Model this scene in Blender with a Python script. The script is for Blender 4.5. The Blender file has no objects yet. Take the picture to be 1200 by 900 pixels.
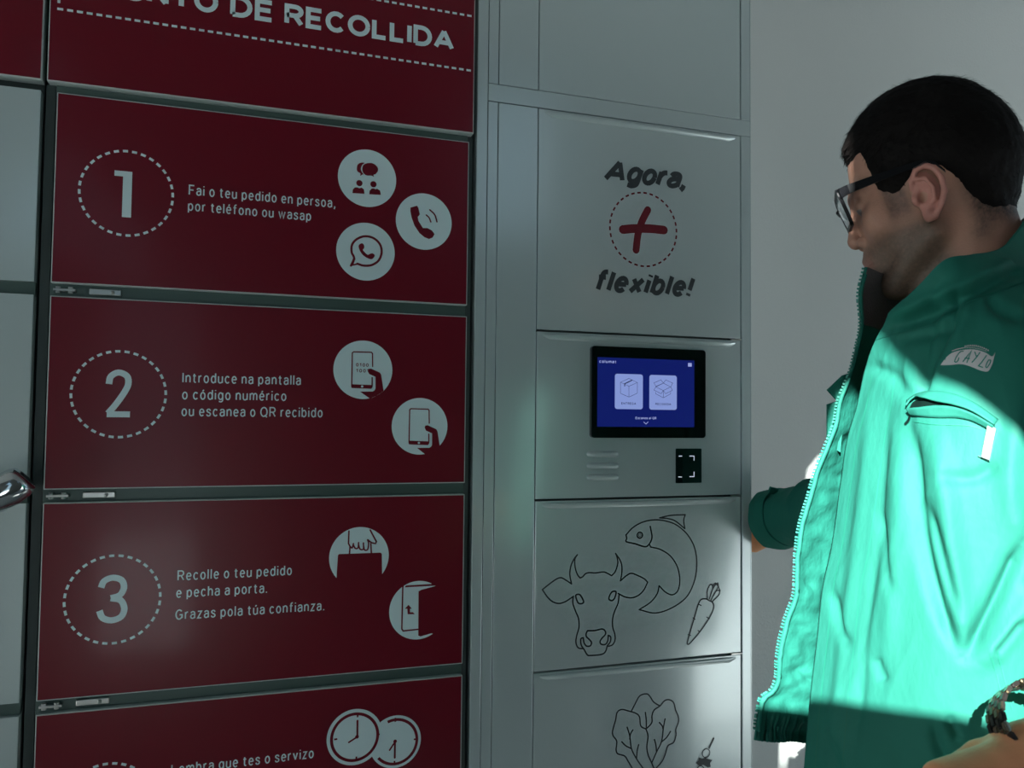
import bpy, bmesh, math, random
import numpy as np
from mathutils import Vector, Matrix
from mathutils.bvhtree import BVHTree

random.seed(4)
RNG = np.random.default_rng(7)
SC = bpy.context.scene
COL = SC.collection

# ------------------------------------------------------------------ camera
FPX = 928.89
YAW, PIT, ROL = [math.radians(a) for a in (18.0492, 2.364, 0.5934)]
CF = np.array([math.sin(YAW)*math.cos(PIT), math.cos(YAW)*math.cos(PIT), math.sin(PIT)])
_R = np.array([math.cos(YAW), -math.sin(YAW), 0.0]); _U = np.cross(_R, CF)
CR = _R*math.cos(ROL)+_U*math.sin(ROL)
CU = -_R*math.sin(ROL)+_U*math.cos(ROL)
CP = np.array([0.0, -1.2, 1.42])
cd = bpy.data.cameras.new('camera'); co = bpy.data.objects.new('camera', cd); COL.objects.link(co)
cd.sensor_width = 36.0; cd.lens = FPX/1200*36.0; cd.clip_start = 0.02; cd.clip_end = 200
M4 = Matrix.Identity(4)
for i in range(3):
    M4[i][0] = CR[i]; M4[i][1] = CU[i]; M4[i][2] = -CF[i]; M4[i][3] = CP[i]
co.matrix_world = M4
cd.dof.use_dof = True; cd.dof.focus_distance = 1.2; cd.dof.aperture_fstop = 14
SC.camera = co

def ray(x, y): return CF+CR*(x-600)/FPX+CU*(450-y)/FPX
def cam(x, y, d): return CP+ray(x, y)*d                      # a measured pixel at a measured distance -> world point
def at(x, y, Y=0.0): r = ray(x, y); return CP+r*(Y-CP[1])/r[1]   # a measured pixel on the plane y=Y -> world point
def topx(P):
    v = np.asarray(P)-CP; z = v@CF
    return 600+FPX*(v@CR)/z, 450-FPX*(v@CU)/z, z

# ------------------------------------------------------------------ light
SC.view_settings.view_transform = 'Standard'; SC.view_settings.look = 'None'
SC.view_settings.gamma = 1; SC.view_settings.use_curve_mapping = False
SC.view_settings.exposure = 0.0
W = bpy.data.worlds.new('sky'); SC.world = W; W.use_nodes = True
wn = W.node_tree; bg = wn.nodes['Background']
tc = wn.nodes.new('ShaderNodeTexCoord'); sp = wn.nodes.new('ShaderNodeSeparateXYZ'); cr = wn.nodes.new('ShaderNodeValToRGB')
wn.links.new(tc.outputs['Generated'], sp.inputs[0]); wn.links.new(sp.outputs['Z'], cr.inputs[0]); wn.links.new(cr.outputs[0], bg.inputs[0])
cr.color_ramp.elements[0].position = 0.0; cr.color_ramp.elements[0].color = (0.60, 0.86, 1.0, 1)
cr.color_ramp.elements[1].position = 0.8; cr.color_ramp.elements[1].color = (0.36, 0.62, 0.95, 1)
bg.inputs['Strength'].default_value = 0.70
SUN = np.array([0.59165627, 0.6960662, -0.40673664])
sl = bpy.data.lights.new('sun', 'SUN'); so = bpy.data.objects.new('sun', sl); COL.objects.link(so)
sl.energy = 27; sl.angle = math.radians(0.35); sl.color = (0.96, 1.0, 0.96)
so.rotation_euler = Vector(SUN).to_track_quat('-Z', 'Y').to_euler()
so.location = (-3, -4, 5)

# ------------------------------------------------------------------ materials
def mat(name, col, rough=0.5, metal=0.0, spec=0.5, noise=None, bump=None, emis=None, coat=0.0, trans=0.0, sheen=0.0, aniso_bump=None):
    m = bpy.data.materials.new(name); m.use_nodes = True
    nt = m.node_tree; b = nt.nodes['Principled BSDF']
    b.inputs['Base Color'].default_value = (*col, 1); b.inputs['Roughness'].default_value = rough
    b.inputs['Metallic'].default_value = metal; b.inputs['Specular IOR Level'].default_value = spec
    b.inputs['Coat Weight'].default_value = coat; b.inputs['Coat Roughness'].default_value = 0.10
    b.inputs['Transmission Weight'].default_value = trans
    b.inputs['Sheen Weight'].default_value = sheen
    t = nt.nodes.new('ShaderNodeTexCoord')
    if noise:                                            # (scale, amount, detail)
        n = nt.nodes.new('ShaderNodeTexNoise'); n.inputs['Scale'].default_value = noise[0]; n.inputs['Detail'].default_value = 5
        nt.links.new(t.outputs['Object'], n.inputs['Vector'])
        mx = nt.nodes.new('ShaderNodeMix'); mx.data_type = 'RGBA'
        a = noise[1]
        mx.inputs['A'].default_value = tuple(c*(1-a) for c in col)+(1,)
        mx.inputs['B'].default_value = tuple(min(1, c*(1+a)) for c in col)+(1,)
        nt.links.new(n.outputs['Fac'], mx.inputs['Factor']); nt.links.new(mx.outputs['Result'], b.inputs['Base Color'])
    if bump:                                             # (scale, distance, strength)
        n2 = nt.nodes.new('ShaderNodeTexNoise'); n2.inputs['Scale'].default_value = bump[0]; n2.inputs['Detail'].default_value = 4
        src = t.outputs['Object']
        if aniso_bump:
            mp = nt.nodes.new('ShaderNodeMapping'); mp.inputs['Scale'].default_value = aniso_bump
            nt.links.new(src, mp.inputs[0]); src = mp.outputs[0]
        nt.links.new(src, n2.inputs['Vector'])
        bp = nt.nodes.new('ShaderNodeBump'); bp.inputs['Distance'].default_value = bump[1]; bp.inputs['Strength'].default_value = bump[2]
        nt.links.new(n2.outputs['Fac'], bp.inputs['Height']); nt.links.new(bp.outputs[0], b.inputs['Normal'])
    if emis:
        b.inputs['Emission Color'].default_value = (*emis[0], 1); b.inputs['Emission Strength'].default_value = emis[1]
    return m

M_GREY = mat('grey_powder_coat', (0.56, 0.64, 0.635), 0.24, metal=0.28, spec=0.5, bump=(260, 0.0004, 0.2), coat=0.9)
M_LGREY = mat('pale_powder_coat', (0.58, 0.66, 0.65), 0.25, metal=0.28, spec=0.5, bump=(260, 0.0004, 0.2), coat=0.9)
M_EDGE = mat('door_edge_grey', (0.50, 0.55, 0.53), 0.4)
M_CARC = mat('carcass_shade_grey', (0.055, 0.075, 0.072), 0.45)  # grey darkened to put the shade of the door gaps into it
M_RED = mat('burgundy_print', (0.16, 0.0045, 0.015), 0.3, spec=0.35, bump=(220, 0.0003, 0.15), coat=0.15)
M_INK = mat('white_print', (0.70, 0.85, 0.86), 0.4)
M_REDINK = mat('red_print', (0.16, 0.008, 0.016), 0.4)
M_DARKINK = mat('charcoal_print', (0.035, 0.042, 0.045), 0.45)
M_BLACK = mat('black_glass', (0.003, 0.003, 0.003), 0.06, spec=0.6)
M_SCAN = mat('scanner_glass', (0.004, 0.005, 0.005), 0.02, spec=1.0, coat=1.0)
M_SCREEN = mat('lit_screen', (0.0, 0.0, 0.0), 0.15, emis=((0.012, 0.024, 0.27), 0.45))
M_CARD = mat('lit_button', (0.0, 0.0, 0.0), 0.2, emis=((0.30, 0.40, 0.85), 0.75))
M_SCRTXT = mat('lit_text', (0.0, 0.0, 0.0), 0.2, emis=((0.42, 0.50, 0.95), 0.7))
M_SCRLINE = mat('screen_line', (0.012, 0.016, 0.09), 0.2)
M_LED = mat('scanner_mark', (0.6, 0.65, 0.7), 0.2, emis=((0.7, 0.75, 0.95), 0.7))
M_CHROME = mat('chrome', (0.62, 0.65, 0.66), 0.10, metal=1.0)
M_STEEL = mat('steel', (0.55, 0.55, 0.52), 0.28, metal=1.0)
M_WALL = mat('plaster', (0.55, 0.57, 0.55), 0.8, noise=(3, 0.03), bump=(190, 0.0016, 0.5))
M_FLOOR = mat('floor_tile', (0.42, 0.43, 0.43), 0.5, noise=(30, 0.05))
M_CEIL = mat('ceiling_paint', (0.25, 0.26, 0.26), 0.8)
M_DWALL = mat('gobo_wall_paint', (0.055, 0.06, 0.06), 0.7, noise=(5, 0.1))  # for the added wall that shapes the sunlight
M_FRAME = mat('window_frame_metal', (0.12, 0.12, 0.12), 0.4)
JC = (0.020, 0.185, 0.138)
M_JACKET = mat('jacket_nylon', JC, 0.66, spec=0.22, noise=(22, 0.06), bump=(75, 0.004, 0.35), aniso_bump=(1, 1, 0.45))
M_JLIN = mat('jacket_inner_nylon', (0.022, 0.20, 0.15), 0.45, spec=0.3, bump=(70, 0.004, 0.5))
M_COLLIN = mat('grey_collar_fleece', (0.14, 0.125, 0.125), 0.9, bump=(300, 0.002, 0.5))
M_TEETH = mat('zip_teeth', (0.03, 0.22, 0.17), 0.5)
M_STITCH = mat('stitch', (0.010, 0.20, 0.13), 0.6)
M_BADGE = mat('reflective_badge', (0.52, 0.52, 0.52), 0.5)
M_TAG = mat('pale_zip_tag', (0.28, 0.33, 0.32), 0.6, spec=0.2)
M_POCKETSHADE = mat('pocket_shade', (0.004, 0.012, 0.010), 0.9, spec=0.0)  # near-black that paints the shade in the pocket opening
M_HAIR = mat('dark_hair', (0.006, 0.0045, 0.004), 0.75, spec=0.12)
M_FRAMEB = mat('black_acetate', (0.004, 0.004, 0.005), 0.35, spec=0.15)
M_LENS = mat('lens_glass', (0.9, 0.95, 0.98), 0.02, trans=1.0)
M_TROUS = mat('dark_trousers', (0.015, 0.018, 0.025), 0.85)
M_SHOE = mat('black_shoe', (0.01, 0.01, 0.01), 0.4)
M_TEE = mat('dark_undershirt', (0.01, 0.01, 0.012), 0.9)
M_LINKS = mat('link_silver', (0.42, 0.36, 0.26), 0.25, metal=1.0)
M_LINKD = mat('link_dark', (0.035, 0.03, 0.028), 0.3, metal=0.6)

for m_ in (M_JACKET, M_JLIN):                             # thin nylon lets some light through
    n_ = m_.node_tree; tr = n_.nodes.new('ShaderNodeBsdfTranslucent'); tr.inputs['Color'].default_value = (0.03, 0.34, 0.27, 1)
    mx_ = n_.nodes.new('ShaderNodeMixShader'); mx_.inputs[0].default_value = 0.22; ou = n_.nodes['Material Output']
    n_.links.new(n_.nodes['Principled BSDF'].outputs[0], mx_.inputs[1]); n_.links.new(tr.outputs[0], mx_.inputs[2]); n_.links.new(mx_.outputs[0], ou.inputs['Surface'])

# skin: colour comes from a vertex attribute (stubble, shaved nape, reddish ear are the skin's own)
M_SKIN = mat('skin', (0.5, 0.3, 0.2), 0.5, spec=0.35, bump=(420, 0.0012, 0.35))
nt = M_SKIN.node_tree; va = nt.nodes.new('ShaderNodeAttribute'); va.attribute_name = 'tone'
nt.links.new(va.outputs['Color'], nt.nodes['Principled BSDF'].inputs['Base Color'])
nt.nodes['Principled BSDF'].inputs['Subsurface Weight'].default_value = 0.06
nt.nodes['Principled BSDF'].inputs['Subsurface Radius'].default_value = (0.01, 0.004, 0.002)

# ------------------------------------------------------------------ helpers
def link(o, parent=None):
    COL.objects.link(o)
    if parent is not None: o.parent = parent
    return o
def meshobj(name, verts, faces, m, parent=None, smooth=False):
    me = bpy.data.meshes.new(name); me.from_pydata([tuple(map(float, v)) for v in verts], [], [tuple(f) for f in faces])
    for k in (m if isinstance(m, (list, tuple)) else [m]): me.materials.append(k)
    if smooth: me.polygons.foreach_set('use_smooth', [True]*len(me.polygons))
    me.update()
    return link(bpy.data.objects.new(name, me), parent)
def thing(name, label, cat, loc=(0, 0, 0), group=None):
    o = bpy.data.objects.new(name, None); o.location = loc; o.empty_display_size = 0.1
    COL.objects.link(o); o['label'] = label; o['category'] = cat
    if group: o['group'] = group
    return o
def adopt(parent):
    """children are built in world coordinates; keep them there although the parent Empty stands at its base"""
    bpy.context.view_layer.update()
    for c in parent.children: c.matrix_parent_inverse = parent.matrix_world.inverted()
def bm_obj(name, bm, m, parent=None, smooth=False, kind=None, label=None):
    me = bpy.data.meshes.new(name); bm.normal_update(); bm.to_mesh(me); bm.free()
    for k in (m if isinstance(m, (list, tuple)) else [m]): me.materials.append(k)
    if smooth: me.polygons.foreach_set('use_smooth', [True]*len(me.polygons))
    o = link(bpy.data.objects.new(name, me), parent)
    if kind: o['kind'] = kind
    if label: o['label'] = label
    return o
def add_box(bm, x0, x1, y0, y1, z0, z1, bev=0.0, seg=2, mi=0):
    g = bmesh.ops.create_cube(bm, size=1.0)
    for v in g['verts']:
        v.co = Vector(((x0+x1)/2+v.co.x*(x1-x0), (y0+y1)/2+v.co.y*(y1-y0), (z0+z1)/2+v.co.z*(z1-z0)))
    fs = set(f for v in g['verts'] for f in v.link_faces)
    for f in fs: f.material_index = mi
    if bev:
        es = set(e for f in fs for e in f.edges)
        bmesh.ops.bevel(bm, geom=list(es), offset=bev, segments=seg, affect='EDGES', profile=0.5)
def boxes(name, lst, m, parent=None, bev=0.0, label=None, kind=None):
    bm = bmesh.new()
    for b in lst: add_box(bm, *b, bev=bev)
    return bm_obj(name, bm, m, parent, label=label, kind=kind)
def box(name, x0, x1, y0, y1, z0, z1, m, parent=None, bev=0.0, label=None):
    return boxes(name, [(x0, x1, y0, y1, z0, z1)], m, parent, bev, label)
def struct(o): o['kind'] = 'structure'; return o

def catmull(pts, n=8, closed=False):
    P = [np.array(p, float) for p in pts]; N = len(P); out = []
    segs = N if closed else N-1
    for i in range(segs):
        p1, p2 = P[i], P[(i+1) % N]
        p0 = P[(i-1) % N] if (closed or i > 0) else 2*p1-p2
        p3 = P[(i+2) % N] if (closed or i < N-2) else 2*p2-p1
        for k in range(n):
            t = k/n
            out.append(0.5*((2*p1)+(-p0+p2)*t+(2*p0-5*p1+4*p2-p3)*t*t+(-p0+3*p1-3*p2+p3)*t**3))
    if not closed: out.append(P[-1])
    return out
# flat print on the plane y = Y : everything is given as (X, Z)
class Print:
    def __init__(s, Y): s.Y = Y; s.v = []; s.f = []
    def tri(s, pts, faces):
        b = len(s.v); s.n = getattr(s, 'n', 0)+1; y = s.Y-4e-6*(s.n % 12); s.v += [(p[0], y, p[1]) for p in pts]; s.f += [tuple(b+i for i in f) for f in faces]
    def stroke(s, pts, w, closed=False, smooth=True, n=7, cap=True):
        P = catmull(pts, n, closed) if smooth and len(pts) > 2 else [np.array(p, float) for p in pts]
        Q = [P[0]]
        for p in P[1:]:
            if np.linalg.norm(p-Q[-1]) > 1e-6: Q.append(p)
        P = Q; N = len(P)
        if closed and np.linalg.norm(P[0]-P[-1]) < 1e-6: P = P[:-1]; N -= 1
        L = []; Rr = []
        for i in range(N):
            a = P[i-1] if (i > 0 or closed) else P[i]; b = P[(i+1) % N] if (i < N-1 or closed) else P[i]
            t1 = P[i]-a; t2 = b-P[i]
            n1 = np.linalg.norm(t1); n2 = np.linalg.norm(t2)
            t1 = t1/n1 if n1 > 1e-9 else t2/n2; t2 = t2/n2 if n2 > 1e-9 else t1
            t = t1+t2; q = np.linalg.norm(t); t = t/q if q > 1e-6 else t1
            nn = np.array([-t[1], t[0]]); c = max(0.5, abs(t@t1))
            L.append(P[i]+nn*w/2/c); Rr.append(P[i]-nn*w/2/c)
        pts2 = L+Rr; fs = []
        for i in range(N if closed else N-1):
            j = (i+1) % N; fs.append((i, j, N+j, N+i))
        s.tri(pts2, fs)
        if cap and not closed:
            for c in (P[0], P[-1]): s.disc(c, w/2, 10)
    def disc(s, c, r, n=48):
        s.tri([(c[0]+r*math.cos(2*math.pi*k/n), c[1]+r*math.sin(2*math.pi*k/n)) for k in range(n)], [tuple(range(n))])
    def ring(s, c, r, w, n=64, a0=0, a1=2*math.pi):
        full = abs(a1-a0-2*math.pi) < 1e-6
        A = [a0+(a1-a0)*k/n for k in range(n+1)]
        p = [(c[0]+(r+w/2)*math.cos(a), c[1]+(r+w/2)*math.sin(a)) for a in A]+[(c[0]+(r-w/2)*math.cos(a), c[1]+(r-w/2)*math.sin(a)) for a in A]
        s.tri(p, [(i, i+1, n+2+i, n+1+i) for i in range(n)])
    def dashring(s, c, r, w, n, duty=0.56):
        for k in range(n):
            a = 2*math.pi*k/n; s.ring(c, r, w, 4, a, a+2*math.pi/n*duty)
    def fill(s, pts, smooth=False, n=6):
        P = catmull(pts, n, True) if smooth else pts
        from mathutils.geometry import tessellate_polygon
        V = [Vector((p[0], p[1], 0)) for p in P]
        s.tri([(p[0], p[1]) for p in P], [tuple(t) for t in tessellate_polygon([V])])
    def rrect(s, x0, x1, z0, z1, r):
        P = []
        for cx, cz, a in ((x1-r, z1-r, 0), (x0+r, z1-r, 1), (x0+r, z0+r, 2), (x1-r, z0+r, 3)):
            for k in range(7):
                t = (a+k/6)*math.pi/2; P.append((cx+r*math.cos(t), cz+r*math.sin(t)))
        s.tri(P, [tuple(range(len(P)))])
    def build(s, name, m, parent, label=None):
        # make all faces look toward -y
        F = []
        for f in s.f:
            a, b, c = [s.v[i] for i in f[:3]]
            cr_ = (b[0]-a[0])*(c[2]-a[2])-(b[2]-a[2])*(c[0]-a[0])
            F.append(f if cr_ > 0 else tuple(reversed(f)))
        o = meshobj(name, s.v, F, m, parent)
        if label: o['label'] = label
        return o

# a plain sans-serif stroke alphabet: capitals 1 high, x-height .73; every glyph = (width, [(points, curved?)...])
def _arc(cx, cy, rx, ry, a0, a1, n=14): return [(cx+rx*math.cos(math.radians(a0+(a1-a0)*k/n)), cy+ry*math.sin(math.radians(a0+(a1-a0)*k/n))) for k in range(n+1)]
_O = lambda cx=.19, rx=.19: (_arc(cx, .365, rx, .365, 0, 360, 20), 0)
def _arch(x, w): return ([(x, .48), (x+.06, .64), (x+w*.5, .73), (x+w*.86, .66), (x+w, .48), (x+w, .25), (x+w, 0)], 1)
GL = {
 'a': (.36, [([(.02, .57), (.07, .69), (.19, .73), (.31, .68), (.36, .54), (.36, .25), (.36, 0)], 1), ([(.36, .43), (.2, .43), (.06, .37), (0, .2), (.05, .05), (.17, 0), (.3, .06), (.36, .17)], 1)]),
 'b': (.38, [([(0, 0), (0, 1.03)], 0), _O()]), 'c': (.36, [(_arc(.19, .365, .19, .365, 40, 320), 0)]),
 'd': (.38, [([(.38, 0), (.38, 1.03)], 0), _O()]), 'e': (.37, [(_arc(.19, .365, .19, .365, 0, 318, 18), 0), ([(0, .38), (.38, .38)], 0)]),
 'f': (.26, [([(.10, 0), (.10, .4), (.10, .8), (.13, .96), (.2, 1.02), (.28, 1.02)], 1), ([(-.02, .71), (.26, .71)], 0)]),
 'g': (.38, [_O(), ([(.38, .73), (.38, .3), (.38, -.02), (.34, -.18), (.2, -.26), (.04, -.2)], 1)]),
 'h': (.36, [([(0, 0), (0, 1.03)], 0), _arch(0, .36)]), 'i': (0, [([(0, 0), (0, .72)], 0), ([(0, .92), (0, 1.03)], 0)]),
 'l': (0, [([(0, 0), (0, 1.03)], 0)]), 'm': (.62, [([(0, 0), (0, .73)], 0), _arch(0, .31), _arch(.31, .31)]),
 'n': (.36, [([(0, 0), (0, .73)], 0), _arch(0, .36)]), 'o': (.38, [_O()]), 'p': (.38, [([(0, -.26), (0, .73)], 0), _O()]),
 'q': (.38, [([(.38, -.26), (.38, .73)], 0), _O()]), 'r': (.21, [([(0, 0), (0, .73)], 0), ([(0, .45), (.05, .62), (.13, .71), (.23, .72)], 1)]),
 's': (.33, [([(.33, .56), (.27, .69), (.16, .73), (.05, .67), (.02, .55), (.1, .43), (.24, .35), (.33, .22), (.29, .06), (.16, 0), (.05, .04), (0, .17)], 1)]),
 't': (.25, [([(.1, .93), (.1, .5), (.1, .2), (.14, .04), (.26, .01)], 1), ([(-.02, .71), (.25, .71)], 0)]),
 'u': (.36, [([(0, .73), (0, .45), (0, .2), (.06, .04), (.17, 0), (.3, .07), (.36, .2)], 1), ([(.36, 0), (.36, .73)], 0)]),
 'v': (.38, [([(0, .73), (.19, 0)], 0), ([(.19, 0), (.38, .73)], 0)]), 'w': (.6, [([(0, .73), (.15, 0), (.3, .7), (.45, 0), (.6, .73)], 0)]),
 'x': (.38, [([(0, .73), (.38, 0)], 0), ([(.38, .73), (0, 0)], 0)]), 'z': (.34, [([(0, .73), (.34, .73), (.0, 0), (.34, 0)], 0)]),
 ',': (.05, [([(.05, .12), (.04, -.06), (-.02, -.20)], 0)]), '.': (.02, [([(.01, -.04), (.01, .09)], 0)]), '!': (.04, [([(.03, 1.0), (.02, .3)], 0), ([(.02, -.04), (.02, .11)], 0)]),
 'A': (.62, [([(0, 0), (.31, 1)], 0), ([(.31, 1), (.62, 0)], 0), ([(.11, .3), (.51, .3)], 0)]), 'C': (.56, [(_arc(.29, .5, .29, .5, 42, 318), 0)]),
 'D': (.54, [([(0, 0), (0, 1), (.22, 1)]+_arc(.22, .5, .32, .5, 88, -88, 10)+[(.22, 0), (0, 0)], 0)]), 'E': (.46, [([(.46, 1), (0, 1), (0, 0), (.46, 0)], 0), ([(0, .52), (.42, .52)], 0)]),
 'F': (.42, [([(.44, 1), (0, 1), (0, 0)], 0), ([(0, .5), (.38, .5)], 0)]), 'G': (.58, [(_arc(.29, .5, .29, .5, 42, 330), 0), ([(.32, .47), (.56, .47), (.56, .1)], 0)]),
 'H': (.5, [([(0, 0), (0, 1)], 0), ([(.5, 0), (.5, 1)], 0), ([(0, .5), (.5, .5)], 0)]), 'I': (0, [([(0, 0), (0, 1)], 0)]), 'L': (.42, [([(0, 1), (0, 0), (.42, 0)], 0)]),
 'N': (.54, [([(0, 0), (0, 1)], 0), ([(0, 1), (.54, 0)], 0), ([(.54, 0), (.54, 1)], 0)]), 'O': (.64, [(_arc(.32, .5, .32, .5, 0, 360, 26), 0)]),
 'P': (.48, [([(0, 0), (0, 1), (.27, 1)]+_arc(.27, .74, .21, .26, 85, -85, 8)+[(.27, .48), (0, .48)], 0)]), 'Q': (.6, [(_arc(.3, .5, .3, .5, 0, 360, 24), 0), ([(.36, .16), (.6, -.1)], 0)]),
 'R': (.5, [([(0, 0), (0, 1), (.28, 1)]+_arc(.28, .74, .21, .26, 85, -85, 8)+[(.28, .48), (0, .48)], 0), ([(.28, .47), (.5, 0)], 0)]), 'T': (.54, [([(0, 1), (.54, 1)], 0), ([(.27, 0), (.27, 1)], 0)]),
 'U': (.52, [([(0, 1), (0, .34)]+_arc(.26, .27, .26, .27, 165, 375, 12)+[(.52, .4), (.52, 1)], 0)]),
 '0': (.4, [(_arc(.2, .5, .2, .5, 0, 360, 22), 0)]), '1': (.3, [([(.0, .8), (.22, 1), (.22, 0)], 0)]),
 '2': (.5, [([(.0, .72), (.04, .9), (.22, 1), (.42, .92), (.46, .74), (.38, .54), (.18, .24), (.0, .02)], 1), ([(-.03, 0), (.52, 0)], 0)]),
 '3': (.48, [([(.0, .78), (.06, .93), (.23, 1), (.41, .93), (.46, .75), (.38, .58), (.2, .52)], 1), ([(.2, .52), (.4, .46), (.48, .26), (.42, .07), (.23, 0), (.05, .07), (-.02, .24)], 1)]),
}
for a_, b_ in (('é', 'e'), ('ó', 'o'), ('ú', 'u')): GL[a_] = (GL[b_][0], GL[b_][1]+[([(.16, .86), (.27, 1.03)], 0)])
def put_text(pr, s, xl, xr, zbase, cap, weight=0.125, shear=0.0, gap=0.16):
    """text s with its ink from xl to xr, baseline zbase, capital height cap (metres on the wall)"""
    x = 0.0; items = []
    for ch in s:
        if ch == ' ': x += .24+weight*.5; continue
        w, st = GL[ch]
        for pts, cv in st: items.append(([(x+px_, py_) for px_, py_ in pts], cv))
        x += w+gap+weight
    fx = lambda p: (p[0]+shear*p[1], weight/2+p[1]*(1-weight))
    items = [([fx(p) for p in pts], cv) for pts, cv in items]
    xs = [p[0] for pts, _ in items for p in pts]; a, b = min(xs), max(xs); w_ = weight*cap
    sx = (xr-xl-w_)/(b-a) if b-a > 1e-6 else 1.0
    for pts, cv in items:
        pr.stroke([(xl+w_/2+(p[0]-a)*sx, zbase+p[1]*cap) for p in pts], w_, smooth=bool(cv), n=4, cap=False)

def XZ(x, y, Y=0.0): p = at(x, y, Y); return np.array([p[0], p[2]])
def zoomed(ox, oy, s, Y=0.0):
    """points measured in an enlarged crop with origin (ox, oy) and scale s -> wall (X, Z)"""
    return lambda *pts: [XZ(ox+a/s, oy+b/s, Y) for a, b in pts]

# ------------------------------------------------------------------ calibrated locker measures (metres)
S = 1.2
Z = lambda v: 1.42+v*S
XL, XR = -0.2192*S, 0.263*S
ROW0, PITCH, DH = Z(0.3618), 0.2313*S, 0.2168*S
HL, HR, HZ = -0.2291*S, 0.268*S, Z(0.3724)
LCR = -0.2354*S
G0, G1, GE = 0.3599*S, 0.6789*S, 0.6955*S
ZA, ZB, ZC, ZD, ZE = Z(0.4444), Z(0.421), Z(0.1166), Z(-0.1112), Z(-0.3383)
S0, S1 = 0.2884*S, 0.3029*S
P0 = XZ(556, 400)[0]
TOP = 2.30

# ------------------------------------------------------------------ the setting
def plane_box(name, *b): return struct(box(name, *b, M_WALL))
struct(box('floor', -5, 5, -2.06, 0.74, -0.06, 0.0, M_FLOOR))
struct(box('pavement', -7, 9, -9, -2.061, -0.07, -0.01, mat('pale_paving', (0.86, 0.87, 0.88), 0.7, noise=(12, 0.04))))
struct(box('ceiling', -5, 5, -2.12, 0.5, 3.0, 3.08, M_CEIL))
struct(box('wall_back', -5, 5, 0.62, 0.74, 0.0, 3.0, M_WALL))
# wall beside the lockers, set back from their fronts
struct(box('wall_right', GE+0.012, 5, 0.35, 0.619, 0.0, 3.0, M_WALL))
# unseen wall added behind the viewer, its holes cut to shape sun and reflections
def wall_with_holes(name, x0, x1, z0, z1, y0, y1, holes, m):
    from mathutils.geometry import tessellate_polygon
    loops = [[(x0, z0), (x1, z0), (x1, z1), (x0, z1)]]+holes
    V = []; idx = []
    for L in loops:
        idx.append(list(range(len(V), len(V)+len(L)))); V += L
    tris = tessellate_polygon([[Vector((a, b, 0)) for a, b in L] for L in loops])
    n = len(V); verts = [(a, y0, b) for a, b in V]+[(a, y1, b) for a, b in V]
    F = [tuple(t) for t in tris]+[tuple(n+i for i in reversed(t)) for t in tris]
    for I in idx:
        for k in range(len(I)):
            a, b = I[k], I[(k+1) % len(I)]; F.append((a, b, n+b, n+a))
    o = meshobj(name, verts, F, m); struct(o)
    bm = bmesh.new(); bm.from_mesh(o.data); bmesh.ops.recalc_face_normals(bm, faces=bm.faces); bm.to_mesh(o.data); bm.free()
    return o
wall_with_holes('sun_gobo_wall', -3.1, 3.1, 0.0, 3.0, -2.03, -2.0,
    [[(-0.864, 1.965), (-0.842, 1.975), (-0.828, 2.034), (-0.80, 2.028), (-0.716, 2.011), (-0.613, 1.971), (-0.516, 1.939), (-0.40, 1.913), (-0.36, 2.05), (-0.474, 2.174), (-0.508, 2.219), (-0.538, 2.254), (-0.58, 2.293), (-0.632, 2.386), (-0.675, 2.402), (-0.70, 2.398), (-0.76, 2.28), (-0.864, 2.12)],
     [(-0.82, 2.60), (-0.66, 2.60), (-0.66, 2.70), (-0.70, 2.745), (-0.757, 2.72), (-0.785, 2.69), (-0.792, 2.642)],
     [(-0.52, 0.55), (-0.20, 0.55), (-0.20, 1.87), (-0.52, 1.89)],
     [(0.85, 2.20), (1.20, 2.20), (1.20, 2.80), (0.85, 2.80)],
     [(1.66, 0.02), (2.75, 0.02), (2.75, 0.98), (1.74, 0.80)]], M_DWALL)

# ------------------------------------------------------------------ red-doored locker bank
red = thing('locker_bank', 'burgundy collection locker bank with white numbered instruction doors', 'locker', (0.02, 0.3, 0))
DT = 0.018                                                     # door thickness
# carcass: back, sides, shelves behind the gaps
x0c, x1c = LCR+0.0042, P0-0.0035
cb = [(x0c, x1c, 0.30, 0.34, 0.0, TOP), (x0c, x0c+0.012, 0.021, 0.30, 0.0, TOP), (x1c-0.012, x1c, 0.021, 0.30, 0.0, TOP)]
for i in range(7):
    zt = ROW0-i*PITCH+(PITCH-DH)/2
    cb.append((x0c+0.012, x1c-0.012, 0.021, 0.30, zt-0.009, zt+0.009))
boxes('carcass', cb, M_CARC, red)
# front rails and stiles, gap shade painted into their colour, 6 mm behind the door backs
box('side_stile', XL-0.0155, XL-0.004, 0.012, 0.0205, 0.0, HZ, M_CARC, red)
box('side_stile', XR+0.001, P0-0.004, 0.012, 0.0205, 0.0, HZ, M_CARC, red)
for i in range(6):
    zt = ROW0-i*PITCH+(PITCH-DH)
    box('cross_rail', XL-0.003, XR, 0.010, 0.0205, zt-(PITCH-DH)-0.004, zt+0.004, mat('rail_shade_grey', (0.085, 0.13, 0.115), 0.35) if i == 0 else bpy.data.materials['rail_shade_grey'], red)  # rail grey darkened with the shade of the gaps

def print_panel(parent, x0, x1, z0, z1, m, name='print_panel', e=0.0016, y=-0.0003):
    pr = Print(y); pr.tri([(x0+e, z0+e), (x1-e, z0+e), (x1-e, z1-e), (x0+e, z1-e)], [(0, 1, 2, 3)])
    return pr.build(name, m, parent)

def door_slab(x0, x1, z0, z1, parent, m=M_EDGE, y0=0.0, y1=DT, bev=0.0008, name='door', label=None):
    o = box(name, x0, x1, y0, y1, z0, z1, m, parent, bev)
    if label: o['label'] = label
    return o
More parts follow.
